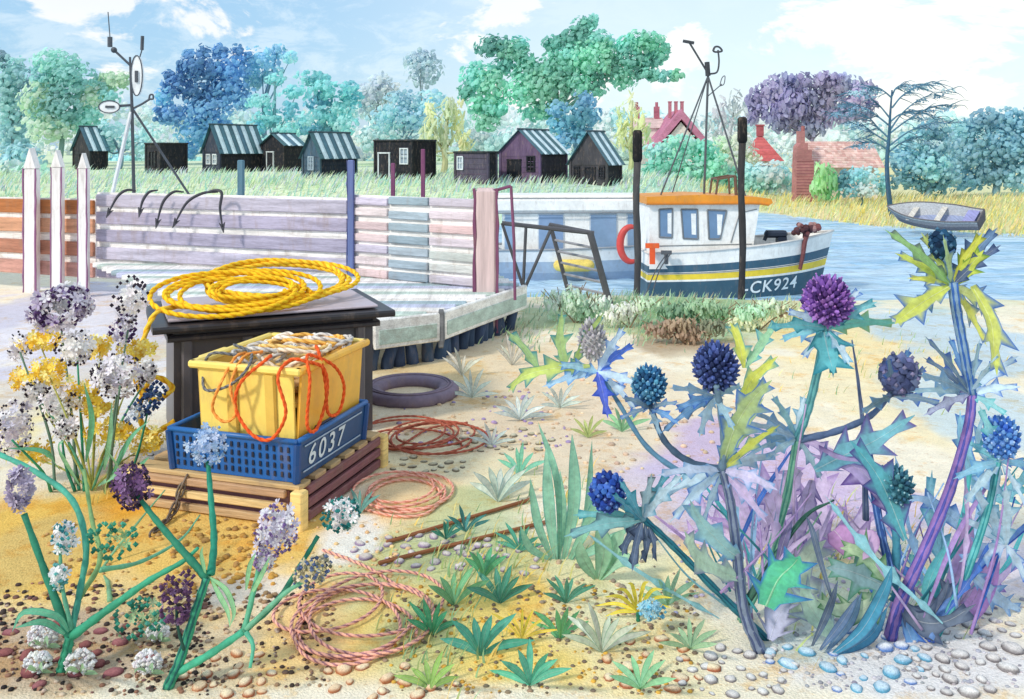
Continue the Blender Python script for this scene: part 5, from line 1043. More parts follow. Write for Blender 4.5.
class Plant:
    def __init__(s, name, label, cat, root, group=None):
        s.root = gnd(*root); s.Y = s.root.y; s.t = thing(name, label, cat, s.root, group)
    def P(s, px, py, d=0.): p = at(px, py, s.Y+d); p.z = max(p.z, 2.503); return p
    def stem(s, pts, r0, r1, col, d=0., d2=None, name='stem', ridge=None):
        d2 = d if d2 is None else d2; n = len(pts); c = curve([s.P(x, y, d+(d2-d)*i/(n-1)) for i, (x, y) in enumerate(pts)], 7); k = s.Y/F; N = len(c)
        m = MB(col); m.tube(c, [(r0+(r1-r0)*i/(N-1))*k*(1+.1*math.sin(i*1.9)) for i in range(N)], 8, jit(col, .06))
        if ridge:
            for a in (2.4, 3.9, 5.2): m.tube([p+V((math.cos(a), math.sin(a)-.2, 0)).normalized()*(r0+(r1-r0)*i/(N-1))*k*.86 for i, p in enumerate(c)], [.26*(r0+(r1-r0)*i/(N-1))*k for i in range(N)], 5, ridge)
        return m.build(name, 'leaf', s.t, True)
    def leaf(s, pts, w, cm, ce, spikes=0, d=(0, 0), **kw):
        n = len(pts); return leaf(s.t, [s.P(x, y, d[0]+(d[1]-d[0])*i/(n-1)) for i, (x, y) in enumerate(pts)], w*s.Y/F, cm, ce, spikes, **kw)
    def beads(s, px, py, rx, ry, pale, dark, n1, n2, r1=3.2, r2=2.0, d=0., tilt=0., name='flower_head', ring=0, dep=.8):
        k = s.Y/F; c = s.P(px, py, d); m = MB(); ct, st = math.cos(tilt), math.sin(tilt); c.z = max(c.z, 2.5+ry*k*.7)
        def pt(q):
            a = V((random.gauss(0, 1), random.gauss(0, 1)*1., random.gauss(0, 1))).normalized()
            rr = random.uniform(q, 1) if q else random.random()**.4
            if ring: 
                l = math.hypot(a.x, a.z); a = V((a.x/l*(1-.4*abs(a.y)), a.y*.5, a.z/l*(1-.4*abs(a.y)))); rr = random.uniform(.62, 1)
            x, z = a.x*rx*rr, a.z*ry*rr; return c+V(((x*ct-z*st), a.y*(rx+ry)/2*dep*rr, (x*st+z*ct)))*k
        for _ in range(int(n1*1.7)):      # five-petalled florets facing outward
            q = pt(.25); o_ = (q-c)/k; nr = (V((o_.x/rx, o_.y/(rx+ry)*2, o_.z/ry))+V((random.gauss(0, .35), random.gauss(0, .35)-.3, random.gauss(0, .35)))).normalized(); u = nr.cross(V((.2, .3, 1))).normalized(); w = nr.cross(u); r_ = r1*k*random.uniform(.8, 1.45); cc = jit(random.choice(pale), .08); a0 = random.random()*6.28
            vs = [q+nr*(r_*.12)]; ks = [mixc(cc, random.choice(dark), .3)]
            for j in range(5):
                for da, rr, hh in ((-.5, .55, .25), (-.28, 1., .42), (.28, 1., .42), (.5, .55, .25)):
                    an = a0+j*1.2566+da; vs.append(q+(u*math.cos(an)+w*math.sin(an))*(r_*rr)+nr*(r_*hh)); ks.append(cc)
            m.add(vs, [f for j in range(5) for f in ([0, 1+j*4, 2+j*4, 3+j*4, 4+j*4],)], ks)
        for _ in range(n2): m.dot(pt(.88), r2*k*random.uniform(.7, 1.25), jit(random.choice(dark), .15))
        return m.build(name, 'petal', s.t, False)
    def thistle(s, px, py, r, cols, tips, n=150, ry=1.12, axis=(0, -.25, 1), d=0., L_=.62, name='flower_head', rs=2.0):
        k = s.Y/F; c = s.P(px, py, d); m = MB(); m.ell(c, (r*k*.72, r*k*.72, r*k*.72*ry), 12, 9, cols[0]); ax = V(axis).normalized()
        for i in range(n):
            z = 1-2*(i+.5)/n; a = i*2.39996; q = math.sqrt(1-z*z); dd = V((math.cos(a)*q, math.sin(a)*q, z)); e = V((dd.x, dd.y, dd.z*ry)); 
            p = c+e*(r*k*.62); tip = c+e*(r*k*random.uniform(.88, 1.02))+ax*(r*k*.16); cc = jit(random.choice(cols), .18); r0 = rs*1.25*k*random.uniform(.8, 1.25)
            m.tube([p, p.lerp(tip, .6), tip], [r0*.7, r0, r0*.25], 5, cc)
            if tips and i % 2: m.dot(tip, rs*k*.6, jit(random.choice(tips), .1))
        return m.build(name, 'petal', s.t, False)
GR, GR2, GR3 = C(72, 176, 140), C(60, 150, 120), C(110, 186, 150)
LIL = [C(232, 226, 236), C(218, 212, 228), C(242, 238, 242)]; WHTS = [C(252, 248, 246), C(242, 238, 242)]
BLK = [C(50, 42, 56), C(64, 54, 70)]; PPL = [C(86, 60, 110), C(70, 46, 90), C(104, 76, 128)]
FLG = 'tall pale flower stalks in the left foreground'
def left_plants():
    # -- far upper-left stand of lilac and white heads
    p = Plant('tall_flower', 'leafy clump of white and lilac dotted heads at the left, one a purple ring', 'flower', (92, 492), FLG)
    for a, e in (((92, 492), (60, 318)), ((92, 492), (77, 352)), ((94, 492), (120, 386)), ((90, 492), (60, 405)), ((90, 492), (12, 440)), ((92, 492), (66, 435)), ((94, 490), (128, 330)), ((96, 492), (150, 402)), ((90, 492), (20, 352))):
        a = (a[0]*.5+e[0]*.5, a[1]+random.uniform(-10, 6)); p.stem([a, (a[0]*.7+e[0]*.3+random.uniform(-6, 6), a[1]*.6+e[1]*.4), e], 1.7, .9, random.choice([GR, GR2, C(120, 150, 130)]), 0, random.uniform(-.25, .35))
    p.beads(60, 308, 36, 23, LIL+[C(184, 170, 202)], PPL, 90, 210, 5, 2.2, ring=1, tilt=.35); p.beads(62, 306, 15, 8, WHTS, PPL, 22, 14, 4, 1.8, d=.05)
    p.beads(130, 300, 17, 24, WHTS, BLK, 30, 60, 4, 1.9, d=-.05, tilt=-.2); p.beads(122, 328, 13, 18, LIL, PPL, 22, 50, 4, 1.9, d=-.03, tilt=-.3)
    p.beads(75, 348, 20, 18, WHTS, BLK, 40, 45, 4.2, 1.6); p.beads(118, 376, 27, 22, WHTS+LIL, BLK, 60, 120, 4.6, 1.5, d=-.05); p.beads(58, 404, 22, 20, WHTS, BLK, 46, 75, 4.4, 1.5, d=.06)
    p.beads(66, 430, 12, 10, WHTS, BLK, 24, 40, 4, 1.4, d=-.08); p.beads(13, 428, 18, 28, LIL, BLK, 50, 70, 4.6, 1.6, d=.03); p.beads(20, 346, 14, 16, LIL, BLK, 22, 26, 5, 1.5, d=.25)
    p.beads(153, 398, 10, 19, [C(120, 150, 190)], [C(60, 90, 140), C(50, 70, 120)], 8, 46, 3, 2.6, tilt=-.5)
    p.beads(135, 412, 9, 14, [C(210, 220, 232)], [C(70, 96, 140)], 12, 22, 3, 2.2, d=-.04, tilt=-.5)
    for a in ([(86, 462), (92, 420), (84, 382)], [(104, 470), (110, 440), (112, 400)], [(60, 470), (44, 452), (6, 448)], [(110, 480), (130, 440), (150, 420)], [(98, 486), (118, 470), (104, 446)], [(80, 486), (60, 450), (64, 440)], [(120, 488), (136, 470), (150, 456)]):
        p.leaf(a, 3.0, random.choice([GR3, C(150, 206, 170)]), C(70, 150, 120), d=(0, random.uniform(-.3, 0)))
    YEL = [C(252, 222, 100), C(250, 206, 70), C(254, 236, 150)]
    for x, y, dd in ((40, 338, .2), (100, 345, .25), (25, 380, .15), (95, 408, .1), (140, 350, .2), (50, 372, -.05), (30, 452, .1), (110, 432, .05), (150, 440, .1), (78, 392, .15)):
        p.beads(x, y, 24, 14, YEL, [C(246, 190, 60)], 42, 4, 3.9, 1.5, d=dd, name='yellow_spray', dep=.9); p.stem([(92, 490), (x*.5+46, y*.5+242), (x, y+6)], 1.2, .7, C(200, 200, 110), 0, dd)
    for x, y, rx, ry, dd in ((36, 388, 13, 12, .1), (146, 372, 10, 10, .1)):
        p.beads(x, y, rx, ry, WHTS, BLK, 30, 44, 4.2, 1.6, d=dd); p.stem([(92, 490), (x*.5+46, y*.5+240), (x, y+8)], 1.4, .9, GR3, 0, dd)
    # -- near plant at the corner
    p = Plant('tall_flower', 'thick green forked stalk in the bottom left corner with two small white-and-teal heads', 'flower', (62, 672), FLG)
    p.stem([(62, 684), (66, 655), (70, 636)], 5.6, 4.6, GR, ridge=GR2)
    p.stem([(70, 638), (48, 580), (24, 514)], 4.5, 3, GR2, 0, .1); p.stem([(70, 638), (80, 590), (86, 545), (72, 500), (36, 472), (-6, 452)], 3.6, 3, C(92, 188, 164), 0, .5)
    p.stem([(72, 636), (110, 608), (150, 580), (182, 562), (198, 548)], 4.6, 1.6, GR, 0, -.05); p.stem([(78, 600), (100, 560), (92, 520), (84, 470)], 3.2, 2, C(150, 190, 130), .1, .6); p.stem([(72, 630), (62, 585), (60, 545)], 2.4, 1.6, GR3, 0, .1)
    p.stem([(110, 680), (108, 620), (104, 570), (140, 520), (165, 490)], 3, .8, C(150, 200, 160), .4, .9); p.stem([(100, 570), (140, 562), (180, 540), (200, 515)], 3.2, .8, C(130, 200, 170), .3, .8)
    p.beads(64, 538, 12, 18, WHTS, [C(90, 170, 170), C(60, 140, 150)], 34, 62, 4, 2.2, d=.1); p.beads(58, 578, 9, 15, WHTS, [C(100, 176, 176)], 20, 34, 4, 2.2, d=.05)
    p.beads(20, 488, 12, 25, [C(176, 166, 192), C(200, 190, 210)], [C(150, 140, 172)], 52, 24, 4.6, 3, ring=1, d=.1)
    p.beads(112, 540, 27, 20, [C(176, 206, 150)], [C(58, 150, 126), C(80, 170, 140)], 12, 60, 4, 3, d=.2, name='seed_cluster'); p.beads(140, 618, 27, 20, [C(180, 206, 160)], [C(64, 156, 134), C(90, 176, 150)], 14, 70, 4, 3, d=.15, name='seed_cluster')
    for a in ([(70, 634), (56, 616), (24, 612), (12, 632)], [(68, 636), (44, 622), (14, 628)]): p.leaf(a, 3.4, GR3, C(50, 140, 130), d=(0, -.1))
    # -- tall forked plant in front of the crates
    p = Plant('tall_flower', 'tallest forked green stalk before the blue crate, bearing purple, pale blue and lilac heads', 'flower', (168, 688), FLG)
    p.stem([(168, 700), (180, 660), (196, 610), (207, 577)], 5.6, 4.2, GR, ridge=C(50, 120, 116)); p.stem([(207, 578), (180, 548), (156, 520), (138, 496)], 4.2, 2.4, GR2, 0, .1); p.stem([(211, 574), (214, 540), (211, 500), (208, 462)], 4.2, 2.6, C(52, 156, 128), 0, .25)
    p.stem([(178, 672), (210, 654), (244, 631)], 4, 3.4, C(88, 196, 160), 0, -.05); p.stem([(244, 631), (254, 590), (262, 552)], 3, 2.2, GR3, -.05, .05); p.stem([(244, 631), (276, 602), (300, 566), (318, 536)], 3.2, 2.2, GR2, -.05, .1); p.stem([(244, 631), (284, 594), (306, 580)], 2.6, 2, C(130, 196, 160), -.05, 0)
    p.stem([(246, 632), (253, 646), (250, 668)], 2.6, 1.6, C(110, 200, 170), -.05, -.1)
    p.stem([(184, 650), (178, 628), (176, 606)], 1.6, 1.3, C(50, 96, 84), -.03, -.03)
    p.beads(132, 486, 19, 25, [C(120, 86, 130), C(150, 120, 160)], BLK+[C(80, 50, 84)], 56, 130, 4.6, 2, d=.1); p.beads(207, 443, 21, 25, [C(196, 212, 236), C(170, 196, 228), C(214, 224, 242)], [C(150, 184, 222)], 70, 24, 3.4, 2.6, d=.25)
    p.beads(175, 606, 15, 17, [C(150, 120, 160)], [C(92, 62, 96), C(110, 76, 112)], 4, 74, 3.4, 2.8, d=-.03); p.beads(169, 588, 8, 12, [C(150, 120, 160)], [C(96, 66, 100)], 2, 24, 3.4, 2.6, d=-.03); p.beads(187, 582, 8, 12, [C(150, 120, 160)], [C(96, 66, 100)], 2, 24, 3.4, 2.6, d=-.03)
    p.beads(276, 530, 22, 27, LIL, [C(120, 96, 150), C(140, 116, 164)], 64, 130, 4.4, 1.9, d=.05); p.beads(263, 560, 10, 12, LIL, [C(150, 126, 170)], 14, 30, 4, 1.9, d=.03)
    p.beads(341, 514, 21, 17, WHTS, [C(34, 116, 116), C(50, 136, 130)], 48, 110, 4.2, 2.2, d=.12, tilt=.4); p.beads(312, 572, 21, 14, [C(220, 206, 160), C(200, 190, 160)], [C(110, 124, 160), C(130, 130, 110), C(90, 110, 150)], 26, 84, 4, 2.2, d=0, tilt=.6)
    for a in ([(208, 576), (226, 590), (234, 612), (230, 626)], [(210, 577), (220, 596), (228, 612), (230, 628)], [(206, 576), (202, 556), (203, 546)], [(246, 590), (250, 566), (256, 552)], [(248, 600), (262, 574), (270, 556)]): p.leaf(a, 2.6, C(150, 200, 150), C(60, 130, 90), d=(0, -.05))
left_plants()

def white_clump(label, px, py, r, cols=WHTS):
    p = Plant('low_flower', label, 'flower', (px, py+r*.8), 'low white flower clumps on the bottom left sand'); p.beads(px, py, r, r*.8, cols, cols, 10, 130, 3, 2.4, dep=.7)
    for i in range(5): a = i*1.25; p.leaf([(px, py+r*.75), (px+math.cos(a)*r*.8, py+r*.7-abs(math.sin(a))*r*.5), (px+math.cos(a)*r*1.2, py+r*.8)], 2.2, C(150, 180, 140), C(110, 150, 120), d=(0, -.08+.16*math.sin(a)))
for px, py, r, where in ((43, 583+52, 15, 'nearest the corner stalk\'s left side'), (80, 662, 15, 'just right of the corner stalk\'s foot'), (148, 662, 14, 'by the foot of the tallest stalk'), (158, 632, 11, 'under the small teal seed cluster'), (38, 662, 13, 'closest to the bottom left corner')):
    white_clump('low fluffy white flower clump '+where, px, py, r)

# ---- sea hollies on the right
TEAL, DT, SLA, NAVY = C(84, 176, 184), C(36, 128, 146), C(112, 160, 206), C(52, 96, 184)
YG, EB, LB, LV = C(226, 226, 92), C(62, 116, 200), C(170, 204, 230), C(206, 184, 218)
SH = 'spiny sea hollies on the right of the beach'
def star(p, cx, cy, items, w, d=0.):     # a ruff of spined bracts: (angle deg, length px, colour, edge)
    for a, L_, cm, ce in items:
        r = math.radians(a); ex, ey = cx+math.cos(r)*L_, cy-math.sin(r)*L_; mx, my = cx+math.cos(r)*L_*.5, cy-math.sin(r)*L_*.5-L_*.05
        p.leaf([(cx, cy), (mx, my), (ex, ey)], w*random.uniform(.62, .9), cm, ce, 4, d=(d, d+random.uniform(-.16, .08)))
def hollies():
    # 1 ---- slate-stemmed plant with the two navy-blue heads
    p = Plant('sea_holly', 'sea holly on a stout slate stem, with one navy globe and a smaller blue globe', 'sea holly', (756, 652), SH)
    p.stem([(760, 656), (744, 610), (737, 550), (730, 500), (722, 468)], 6.6, 4, C(150, 164, 190), ridge=C(96, 110, 150)); p.stem([(722, 470), (724, 440), (719, 400), (716, 385)], 4, 3, C(120, 150, 170), 0, -.05)
    p.stem([(724, 470), (690, 462), (664, 440), (650, 404)], 4, 3, C(86, 112, 138), 0, .05); p.stem([(728, 482), (690, 476), (648, 448), (618, 402), (600, 374)], 3.4, 2, C(110, 160, 190), .02, .25)
    p.stem([(744, 606), (800, 522), (834, 500)], 4, .8, C(80, 130, 110), 0, .1, ridge=C(50, 90, 84))
    p.thistle(716, 370, 24, [C(66, 82, 140), C(92, 112, 176), C(54, 66, 112)], [C(110, 130, 190)], 190); p.thistle(649, 387, 19, [C(60, 120, 166), C(96, 160, 196), C(44, 88, 130)], [C(150, 196, 220)], 150, d=.05); 
    p.thistle(592, 342, 17, [C(196, 194, 196), C(170, 168, 172), C(220, 218, 218)], None, 120, 1.5, d=.25, rs=1.5)
    star(p, 714, 396, [(200, 42, SLA, NAVY), (170, 46, C(120, 150, 170), SLA), (-60, 40, C(170, 200, 210), SLA), (-110, 44, C(180, 205, 220), SLA), (20, 30, C(150, 180, 190), SLA), (215, 66, SLA, C(70, 92, 120))], 5)
    star(p, 650, 408, [(200, 34, C(96, 130, 156), NAVY), (160, 30, C(110, 140, 160), NAVY), (-30, 34, SLA, NAVY), (10, 30, C(110, 140, 160), NAVY), (-70, 30, C(150, 180, 196), SLA)], 4.2, .05)
    star(p, 598, 372, [(195, 58, LB, C(90, 150, 214)), (170, 40, C(160, 200, 220), EB), (-78, 48, C(40, 92, 206), C(40, 80, 190)), (38, 46, C(60, 110, 210), EB), (60, 52, C(206, 226, 238), EB), (-20, 52, C(206, 226, 238), EB), (-45, 56, C(206, 226, 238), EB)], 6.5, .25)
    p.leaf([(590, 366), (556, 368), (524, 376), (508, 392)], 7, C(196, 210, 110), DT, 5, d=(.25, .3)); p.leaf([(566, 368), (560, 340), (562, 310)], 7, C(180, 206, 130), C(60, 150, 160), 4, d=(.27, .3)); p.leaf([(572, 368), (588, 335), (604, 312)], 5, C(190, 210, 120), C(50, 140, 160), 4, d=(.27, .2)); p.leaf([(540, 372), (524, 348), (506, 330)], 5, C(170, 200, 130), DT, 3, d=(.28, .3))
    star(p, 722, 470, [(205, 70, C(206, 226, 238), C(96, 160, 190)), (225, 74, C(206, 226, 238), EB), (185, 66, C(196, 206, 226), SLA), (250, 60, C(206, 226, 238), EB), (60, 84, C(176, 196, 130), EB), (38, 74, YG, C(60, 140, 190)), (75, 60, C(176, 210, 170), EB), (15, 60, C(190, 206, 220), SLA), (-20, 60, C(206, 196, 224), SLA), (-50, 70, LV, SLA)], 7)
    p.leaf([(722, 466), (734, 430), (752, 400), (772, 380)], 11, C(170, 190, 120), EB, 5, d=(0, -.2)); p.leaf([(742, 560), (722, 545), (700, 520), (690, 500)], 10, C(150, 190, 190), SLA, 4, d=(0, -.12)); p.leaf([(742, 580), (700, 560), (684, 530)], 9, C(190, 214, 190), C(130, 140, 170), 4, d=(0, -.2))
    # yellow-green leaf and teal sprig standing behind, right of the globe
    p.leaf([(738, 410), (752, 380), (778, 356)], 8, YG, C(90, 170, 180), 4, d=(.1, .2)); p.leaf([(744, 368), (738, 340), (730, 322)], 7, YG, C(60, 150, 170), 3, d=(.2, .25)); p.leaf([(746, 368), (764, 340), (778, 320)], 6, C(160, 206, 160), C(80, 160, 180), 4, d=(.2, .3))
    for _ in range(24):
        x0, y0 = random.uniform(715, 800), random.uniform(560, 640); a = random.uniform(-1.0, .9); L_ = random.uniform(70, 170); x1, y1 = x0+math.sin(a)*L_, y0-math.cos(a)*L_; c = random.choice([C(150, 204, 214), EB, TEAL, LV, C(190, 160, 210), C(170, 206, 236), C(160, 206, 170)]); dd = random.uniform(-.05, .35)
        if _ % 2: p.leaf([(x0, y0), (x0*.5+x1*.5+random.uniform(-10, 10), y0*.5+y1*.5), (x1, y1)], random.uniform(2, 3.6), c, jit(c, .25), random.choice([0, 6]), d=(dd, dd+.08), belly=.5)
        else: p.stem([(x0, y0), (x0*.5+x1*.5+random.uniform(-8, 8), y0*.5+y1*.5), (x1, y1)], 1.5, .7, c, dd, dd+.06, name='shoot')
    # 2 ---- the purple-headed one
    p = Plant('sea_holly', 'sea holly crowned by the big violet globe, on a pale green stem', 'sea holly', (742, 622), SH)
    p.stem([(742, 624), (764, 570), (786, 500), (797, 440)], 4.8, 3.6, C(150, 210, 180), ridge=C(96, 170, 150)); p.stem([(797, 440), (808, 410), (818, 370), (826, 322)], 4.2, 3.6, C(120, 190, 190), 0, -.03, ridge=C(84, 150, 160)); p.stem([(797, 440), (834, 432), (870, 416), (892, 392)], 3.8, 2.6, C(110, 130, 166), 0, .06)
    p.thistle(827, 304, 26, [C(150, 104, 190), C(178, 130, 208), C(116, 76, 158), C(90, 62, 128)], [C(196, 140, 214)], 230, 1.05, d=-.03); p.thistle(899, 377, 21, [C(94, 106, 150), C(120, 126, 166), C(80, 90, 130)], [C(140, 136, 170)], 60, 1.05, d=.06, L_=.4, rs=4.5)
    star(p, 828, 328, [(180, 62, C(100, 176, 184), DT), (194, 50, C(110, 176, 186), SLA), (4, 70, C(96, 178, 168), C(150, 180, 120)), (28, 56, C(120, 186, 196), DT), (50, 52, C(206, 226, 238), EB), (-84, 50, C(74, 160, 170), DT), (-60, 44, C(206, 226, 238), C(96, 160, 190)), (158, 46, C(206, 226, 238), EB), (-130, 40, C(206, 226, 238), EB)], 6.8, -.03)
    p.leaf([(824, 332), (828, 352), (834, 374)], 13, C(84, 170, 178), DT, 3, d=(-.04, -.14), base=.6)
    star(p, 797, 438, [(150, 56, C(126, 150, 170), SLA), (165, 54, C(140, 160, 176), SLA), (180, 46, C(120, 150, 170), SLA), (198, 52, C(130, 160, 176), SLA), (215, 40, C(150, 176, 186), SLA), (120, 50, C(150, 190, 190), SLA), (80, 44, C(206, 226, 238), C(96, 160, 190)), (-60, 50, C(170, 200, 210), C(110, 130, 170)), (-25, 56, LV, C(110, 100, 160))], 5.4)
    star(p, 892, 396, [(40, 46, C(80, 106, 130), NAVY), (70, 52, SLA, NAVY), (95, 40, C(90, 120, 140), NAVY), (-10, 52, C(100, 130, 150), NAVY), (-150, 36, C(110, 140, 150), SLA)], 5, .06)
    for a, w, d in (([(815, 470), (845, 455), (876, 440), (915, 415)], 13, -.1), ([(800, 470), (780, 500), (760, 530)], 16, .15), ([(812, 480), (800, 520), (776, 556)], 13, .2)): p.leaf(a, w, LV if w != 13 or d > 0 else C(120, 186, 196), C(110, 90, 160), 5, d=(d, d+.1))
    # 3 ---- tall purple to blue stem on the right, yellow-green crown of leaves and small navy head
    p = Plant('sea_holly', 'tallest sea holly, violet stem turning blue, with yellow-green spiny leaves round a small navy head', 'sea holly', (893, 640), SH)
    p.stem([(890, 650), (900, 604), (925, 550), (950, 490), (968, 430), (973, 392)], 6.2, 4.2, C(170, 134, 204), ridge=C(96, 100, 190)); p.stem([(972, 394), (964, 350), (957, 312), (953, 282)], 4.6, 5, C(150, 186, 214), ridge=C(70, 120, 200)); p.stem([(953, 290), (948, 268), (942, 254)], 3, 2, C(130, 170, 190))
    p.stem([(893, 580), (882, 535), (874, 490), (868, 440)], 4.4, 3.4, C(64, 104, 180), .02, .1, ridge=C(120, 160, 220)); p.stem([(866, 520), (864, 440), (858, 380), (852, 340)], 3.4, .7, C(140, 156, 190), .3, .3, ridge=C(100, 120, 170))
    p.stem([(893, 600), (896, 560), (896, 510)], 5, 3.4, C(90, 170, 190), .05, .05)
    p.thistle(942, 246, 13, [C(28, 62, 92), C(40, 84, 116), C(24, 48, 76)], [C(80, 120, 150)], 46, 1.25, rs=4.2); p.thistle(894, 488, 20, [C(70, 130, 150), C(96, 156, 170), C(60, 110, 136)], [C(170, 206, 214)], 110, 1.15, d=.03)
    star(p, 952, 286, [(150, 66, C(206, 216, 90), EB), (170, 46, YG, EB), (120, 62, C(200, 214, 120), C(96, 110, 120)), (140, 88, C(150, 196, 120), C(100, 110, 120)), (60, 62, YG, C(120, 130, 60)), (40, 64, C(36, 74, 122), C(30, 60, 110)), (52, 74, C(60, 100, 140), C(40, 60, 100)), (100, 52, C(190, 214, 150), EB), (215, 60, C(180, 206, 90), EB), (-60, 70, C(226, 224, 110), EB), (-30, 52, C(216, 222, 150), EB)], 7.5)
    p.leaf([(950, 286), (926, 300), (904, 316), (895, 324)], 9, C(214, 220, 84), EB, 4, d=(0, -.1)); p.leaf([(972, 286), (990, 320), (994, 350), (997, 376)], 12, C(222, 226, 110), EB, 4, d=(0, -.1), base=.5); p.leaf([(956, 284), (968, 268), (984, 250)], 8, C(206, 216, 96), C(90, 140, 60), 4, d=(0, -.05))
    star(p, 970, 394, [(110, 62, SLA, NAVY), (128, 74, C(100, 130, 150), NAVY), (142, 60, C(84, 112, 136), NAVY), (160, 56, C(120, 150, 170), SLA), (178, 60, C(160, 190, 200), SLA), (38, 62, C(206, 226, 238), EB), (55, 50, C(206, 226, 238), C(96, 160, 190)), (8, 52, C(206, 226, 238), EB), (-30, 44, C(150, 206, 210), TEAL), (80, 56, C(176, 206, 220), EB), (205, 52, C(196, 200, 226), C(90, 80, 150))], 5.6)
    for a, w, c1, c2 in (([(900, 520), (860, 470), (812, 455)], 12, C(190, 170, 212), C(90, 60, 140)), ([(905, 540), (880, 480), (850, 440)], 12, TEAL, C(90, 70, 150)), ([(900, 600), (916, 620), (944, 622), (976, 604)], 11, C(80, 96, 120), C(60, 76, 104)), ([(902, 606), (928, 616), (944, 598), (948, 578)], 9, C(96, 110, 134), C(70, 84, 110)), ([(898, 604), (912, 640), (916, 668)], 7, SLA, NAVY), ([(892, 590), (868, 578), (846, 570), (826, 568)], 12, C(140, 170, 176), C(90, 150, 120)), ([(890, 594), (860, 610), (836, 610), (816, 598)], 10, C(206, 220, 190), C(70, 130, 80)), ([(890, 586), (870, 560), (856, 550), (840, 548)], 10, C(190, 214, 170), C(70, 130, 80))):
        p.leaf(a, w, c1, c2, 4, d=(0, random.uniform(-.15, .05)))
    # 4 ---- low one with the tilted blue head
    p = Plant('sea_holly', 'low sea holly on a thin teal stem, its small blue cone head leaning left', 'sea holly', (770, 640), SH)
    p.stem([(766, 640), (712, 586), (672, 545), (645, 520)], 4, 3.4, C(58, 140, 160), ridge=C(40, 100, 124)); p.stem([(645, 520), (628, 510), (616, 502)], 3.2, 2.6, C(140, 186, 200))
    p.thistle(608, 494, 19, [C(48, 86, 180), C(78, 120, 204), C(50, 66, 140)], [C(120, 150, 210)], 90, 1.15, axis=(-.4, -.2, 1), rs=3)
    star(p, 642, 520, [(176, 70, C(110, 180, 186), DT), (192, 80, C(140, 196, 200), C(84, 110, 130)), (120, 46, C(96, 170, 190), DT), (62, 56, C(84, 156, 172), DT), (78, 48, C(180, 206, 216), C(80, 90, 100)), (48, 62, C(206, 226, 238), C(96, 160, 190)), (140, 40, C(60, 140, 160), DT)], 7)
    for a in ([(642, 522), (636, 545), (632, 572)], [(645, 524), (646, 548), (640, 560)], [(648, 524), (654, 546), (652, 560)], [(640, 522), (626, 542), (622, 556)]): p.leaf(a, 4.6, C(56, 84, 124), C(36, 44, 66), 2, d=(0, -.12))
    # 5 ---- right edge
    p = Plant('sea_holly', 'sea holly at the right edge with a loose bright blue head and turquoise stems', 'sea holly', (930, 640), SH)
    p.stem([(934, 644), (960, 590), (985, 520), (998, 462)], 4.2, 3, C(120, 204, 204), ridge=C(60, 160, 170)); p.stem([(930, 640), (950, 600), (990, 556), (1034, 520)], 4.6, 3.4, C(120, 160, 220), -.05, .2, ridge=C(60, 96, 200)); p.stem([(928, 640), (944, 570), (962, 520), (970, 470)], 3.6, 2.6, C(90, 190, 190), .15, .3)
    p.thistle(1001, 440, 19, [C(90, 146, 214), C(70, 120, 206), C(130, 176, 226)], [C(190, 214, 240)], 120, 1.25)
    star(p, 1000, 462, [(200, 50, C(150, 200, 220), C(90, 150, 200)), (150, 44, C(140, 206, 214), TEAL), (-10, 40, C(150, 200, 220), EB), (110, 60, C(150, 210, 214), TEAL), (-60, 60, C(206, 226, 238), C(96, 160, 190)), (-100, 60, C(206, 226, 238), C(96, 160, 190)), (-130, 56, C(190, 214, 222), SLA)], 6)
    star(p, 1006, 545, [(120, 70, C(206, 226, 238), C(96, 160, 190)), (90, 60, C(206, 226, 238), C(96, 160, 190)), (150, 56, C(206, 226, 238), C(96, 160, 190)), (200, 50, C(196, 210, 226), SLA), (-60, 44, C(206, 226, 238), EB)], 8, .05)
    for a, w, c1, c2, dd in (([(985, 520), (975, 480), (962, 440), (960, 410)], 8, C(160, 210, 226), EB, .3), ([(990, 500), (1012, 490), (1030, 470)], 8, C(150, 206, 216), TEAL, .2), ([(960, 590), (940, 550), (930, 510), (932, 470)], 9, C(150, 204, 214), C(80, 160, 190), .35), ([(975, 560), (955, 520), (925, 500), (905, 500)], 8, C(176, 206, 232), EB, .3),
                             ([(968, 570), (1000, 600), (1022, 610)], 8, C(190, 214, 234), C(100, 150, 210), .1), ([(950, 600), (985, 590), (1020, 560)], 7, C(210, 190, 222), C(140, 110, 190), .2), ([(940, 620), (915, 590), (912, 550)], 7, C(160, 216, 206), TEAL, .3), ([(992, 470), (978, 440), (985, 410)], 6, C(176, 214, 226), EB, .1)):
        p.leaf(a, w, c1, c2, 5, d=(dd, dd+.08))
    for a, w, c in (([(930, 640), (966, 610), (992, 560), (996, 510)], 8, C(200, 160, 210)), ([(926, 640), (950, 590), (966, 540), (968, 500)], 9, C(206, 172, 216)), ([(934, 642), (968, 620), (990, 590), (1000, 560)], 6, C(196, 150, 206)), ([(922, 640), (930, 580), (950, 540)], 8, C(120, 200, 200)), ([(930, 644), (955, 620), (980, 600)], 5, C(84, 190, 186))): p.leaf(a, w, c, jit(c, .2), d=(.1, .15), belly=.5)
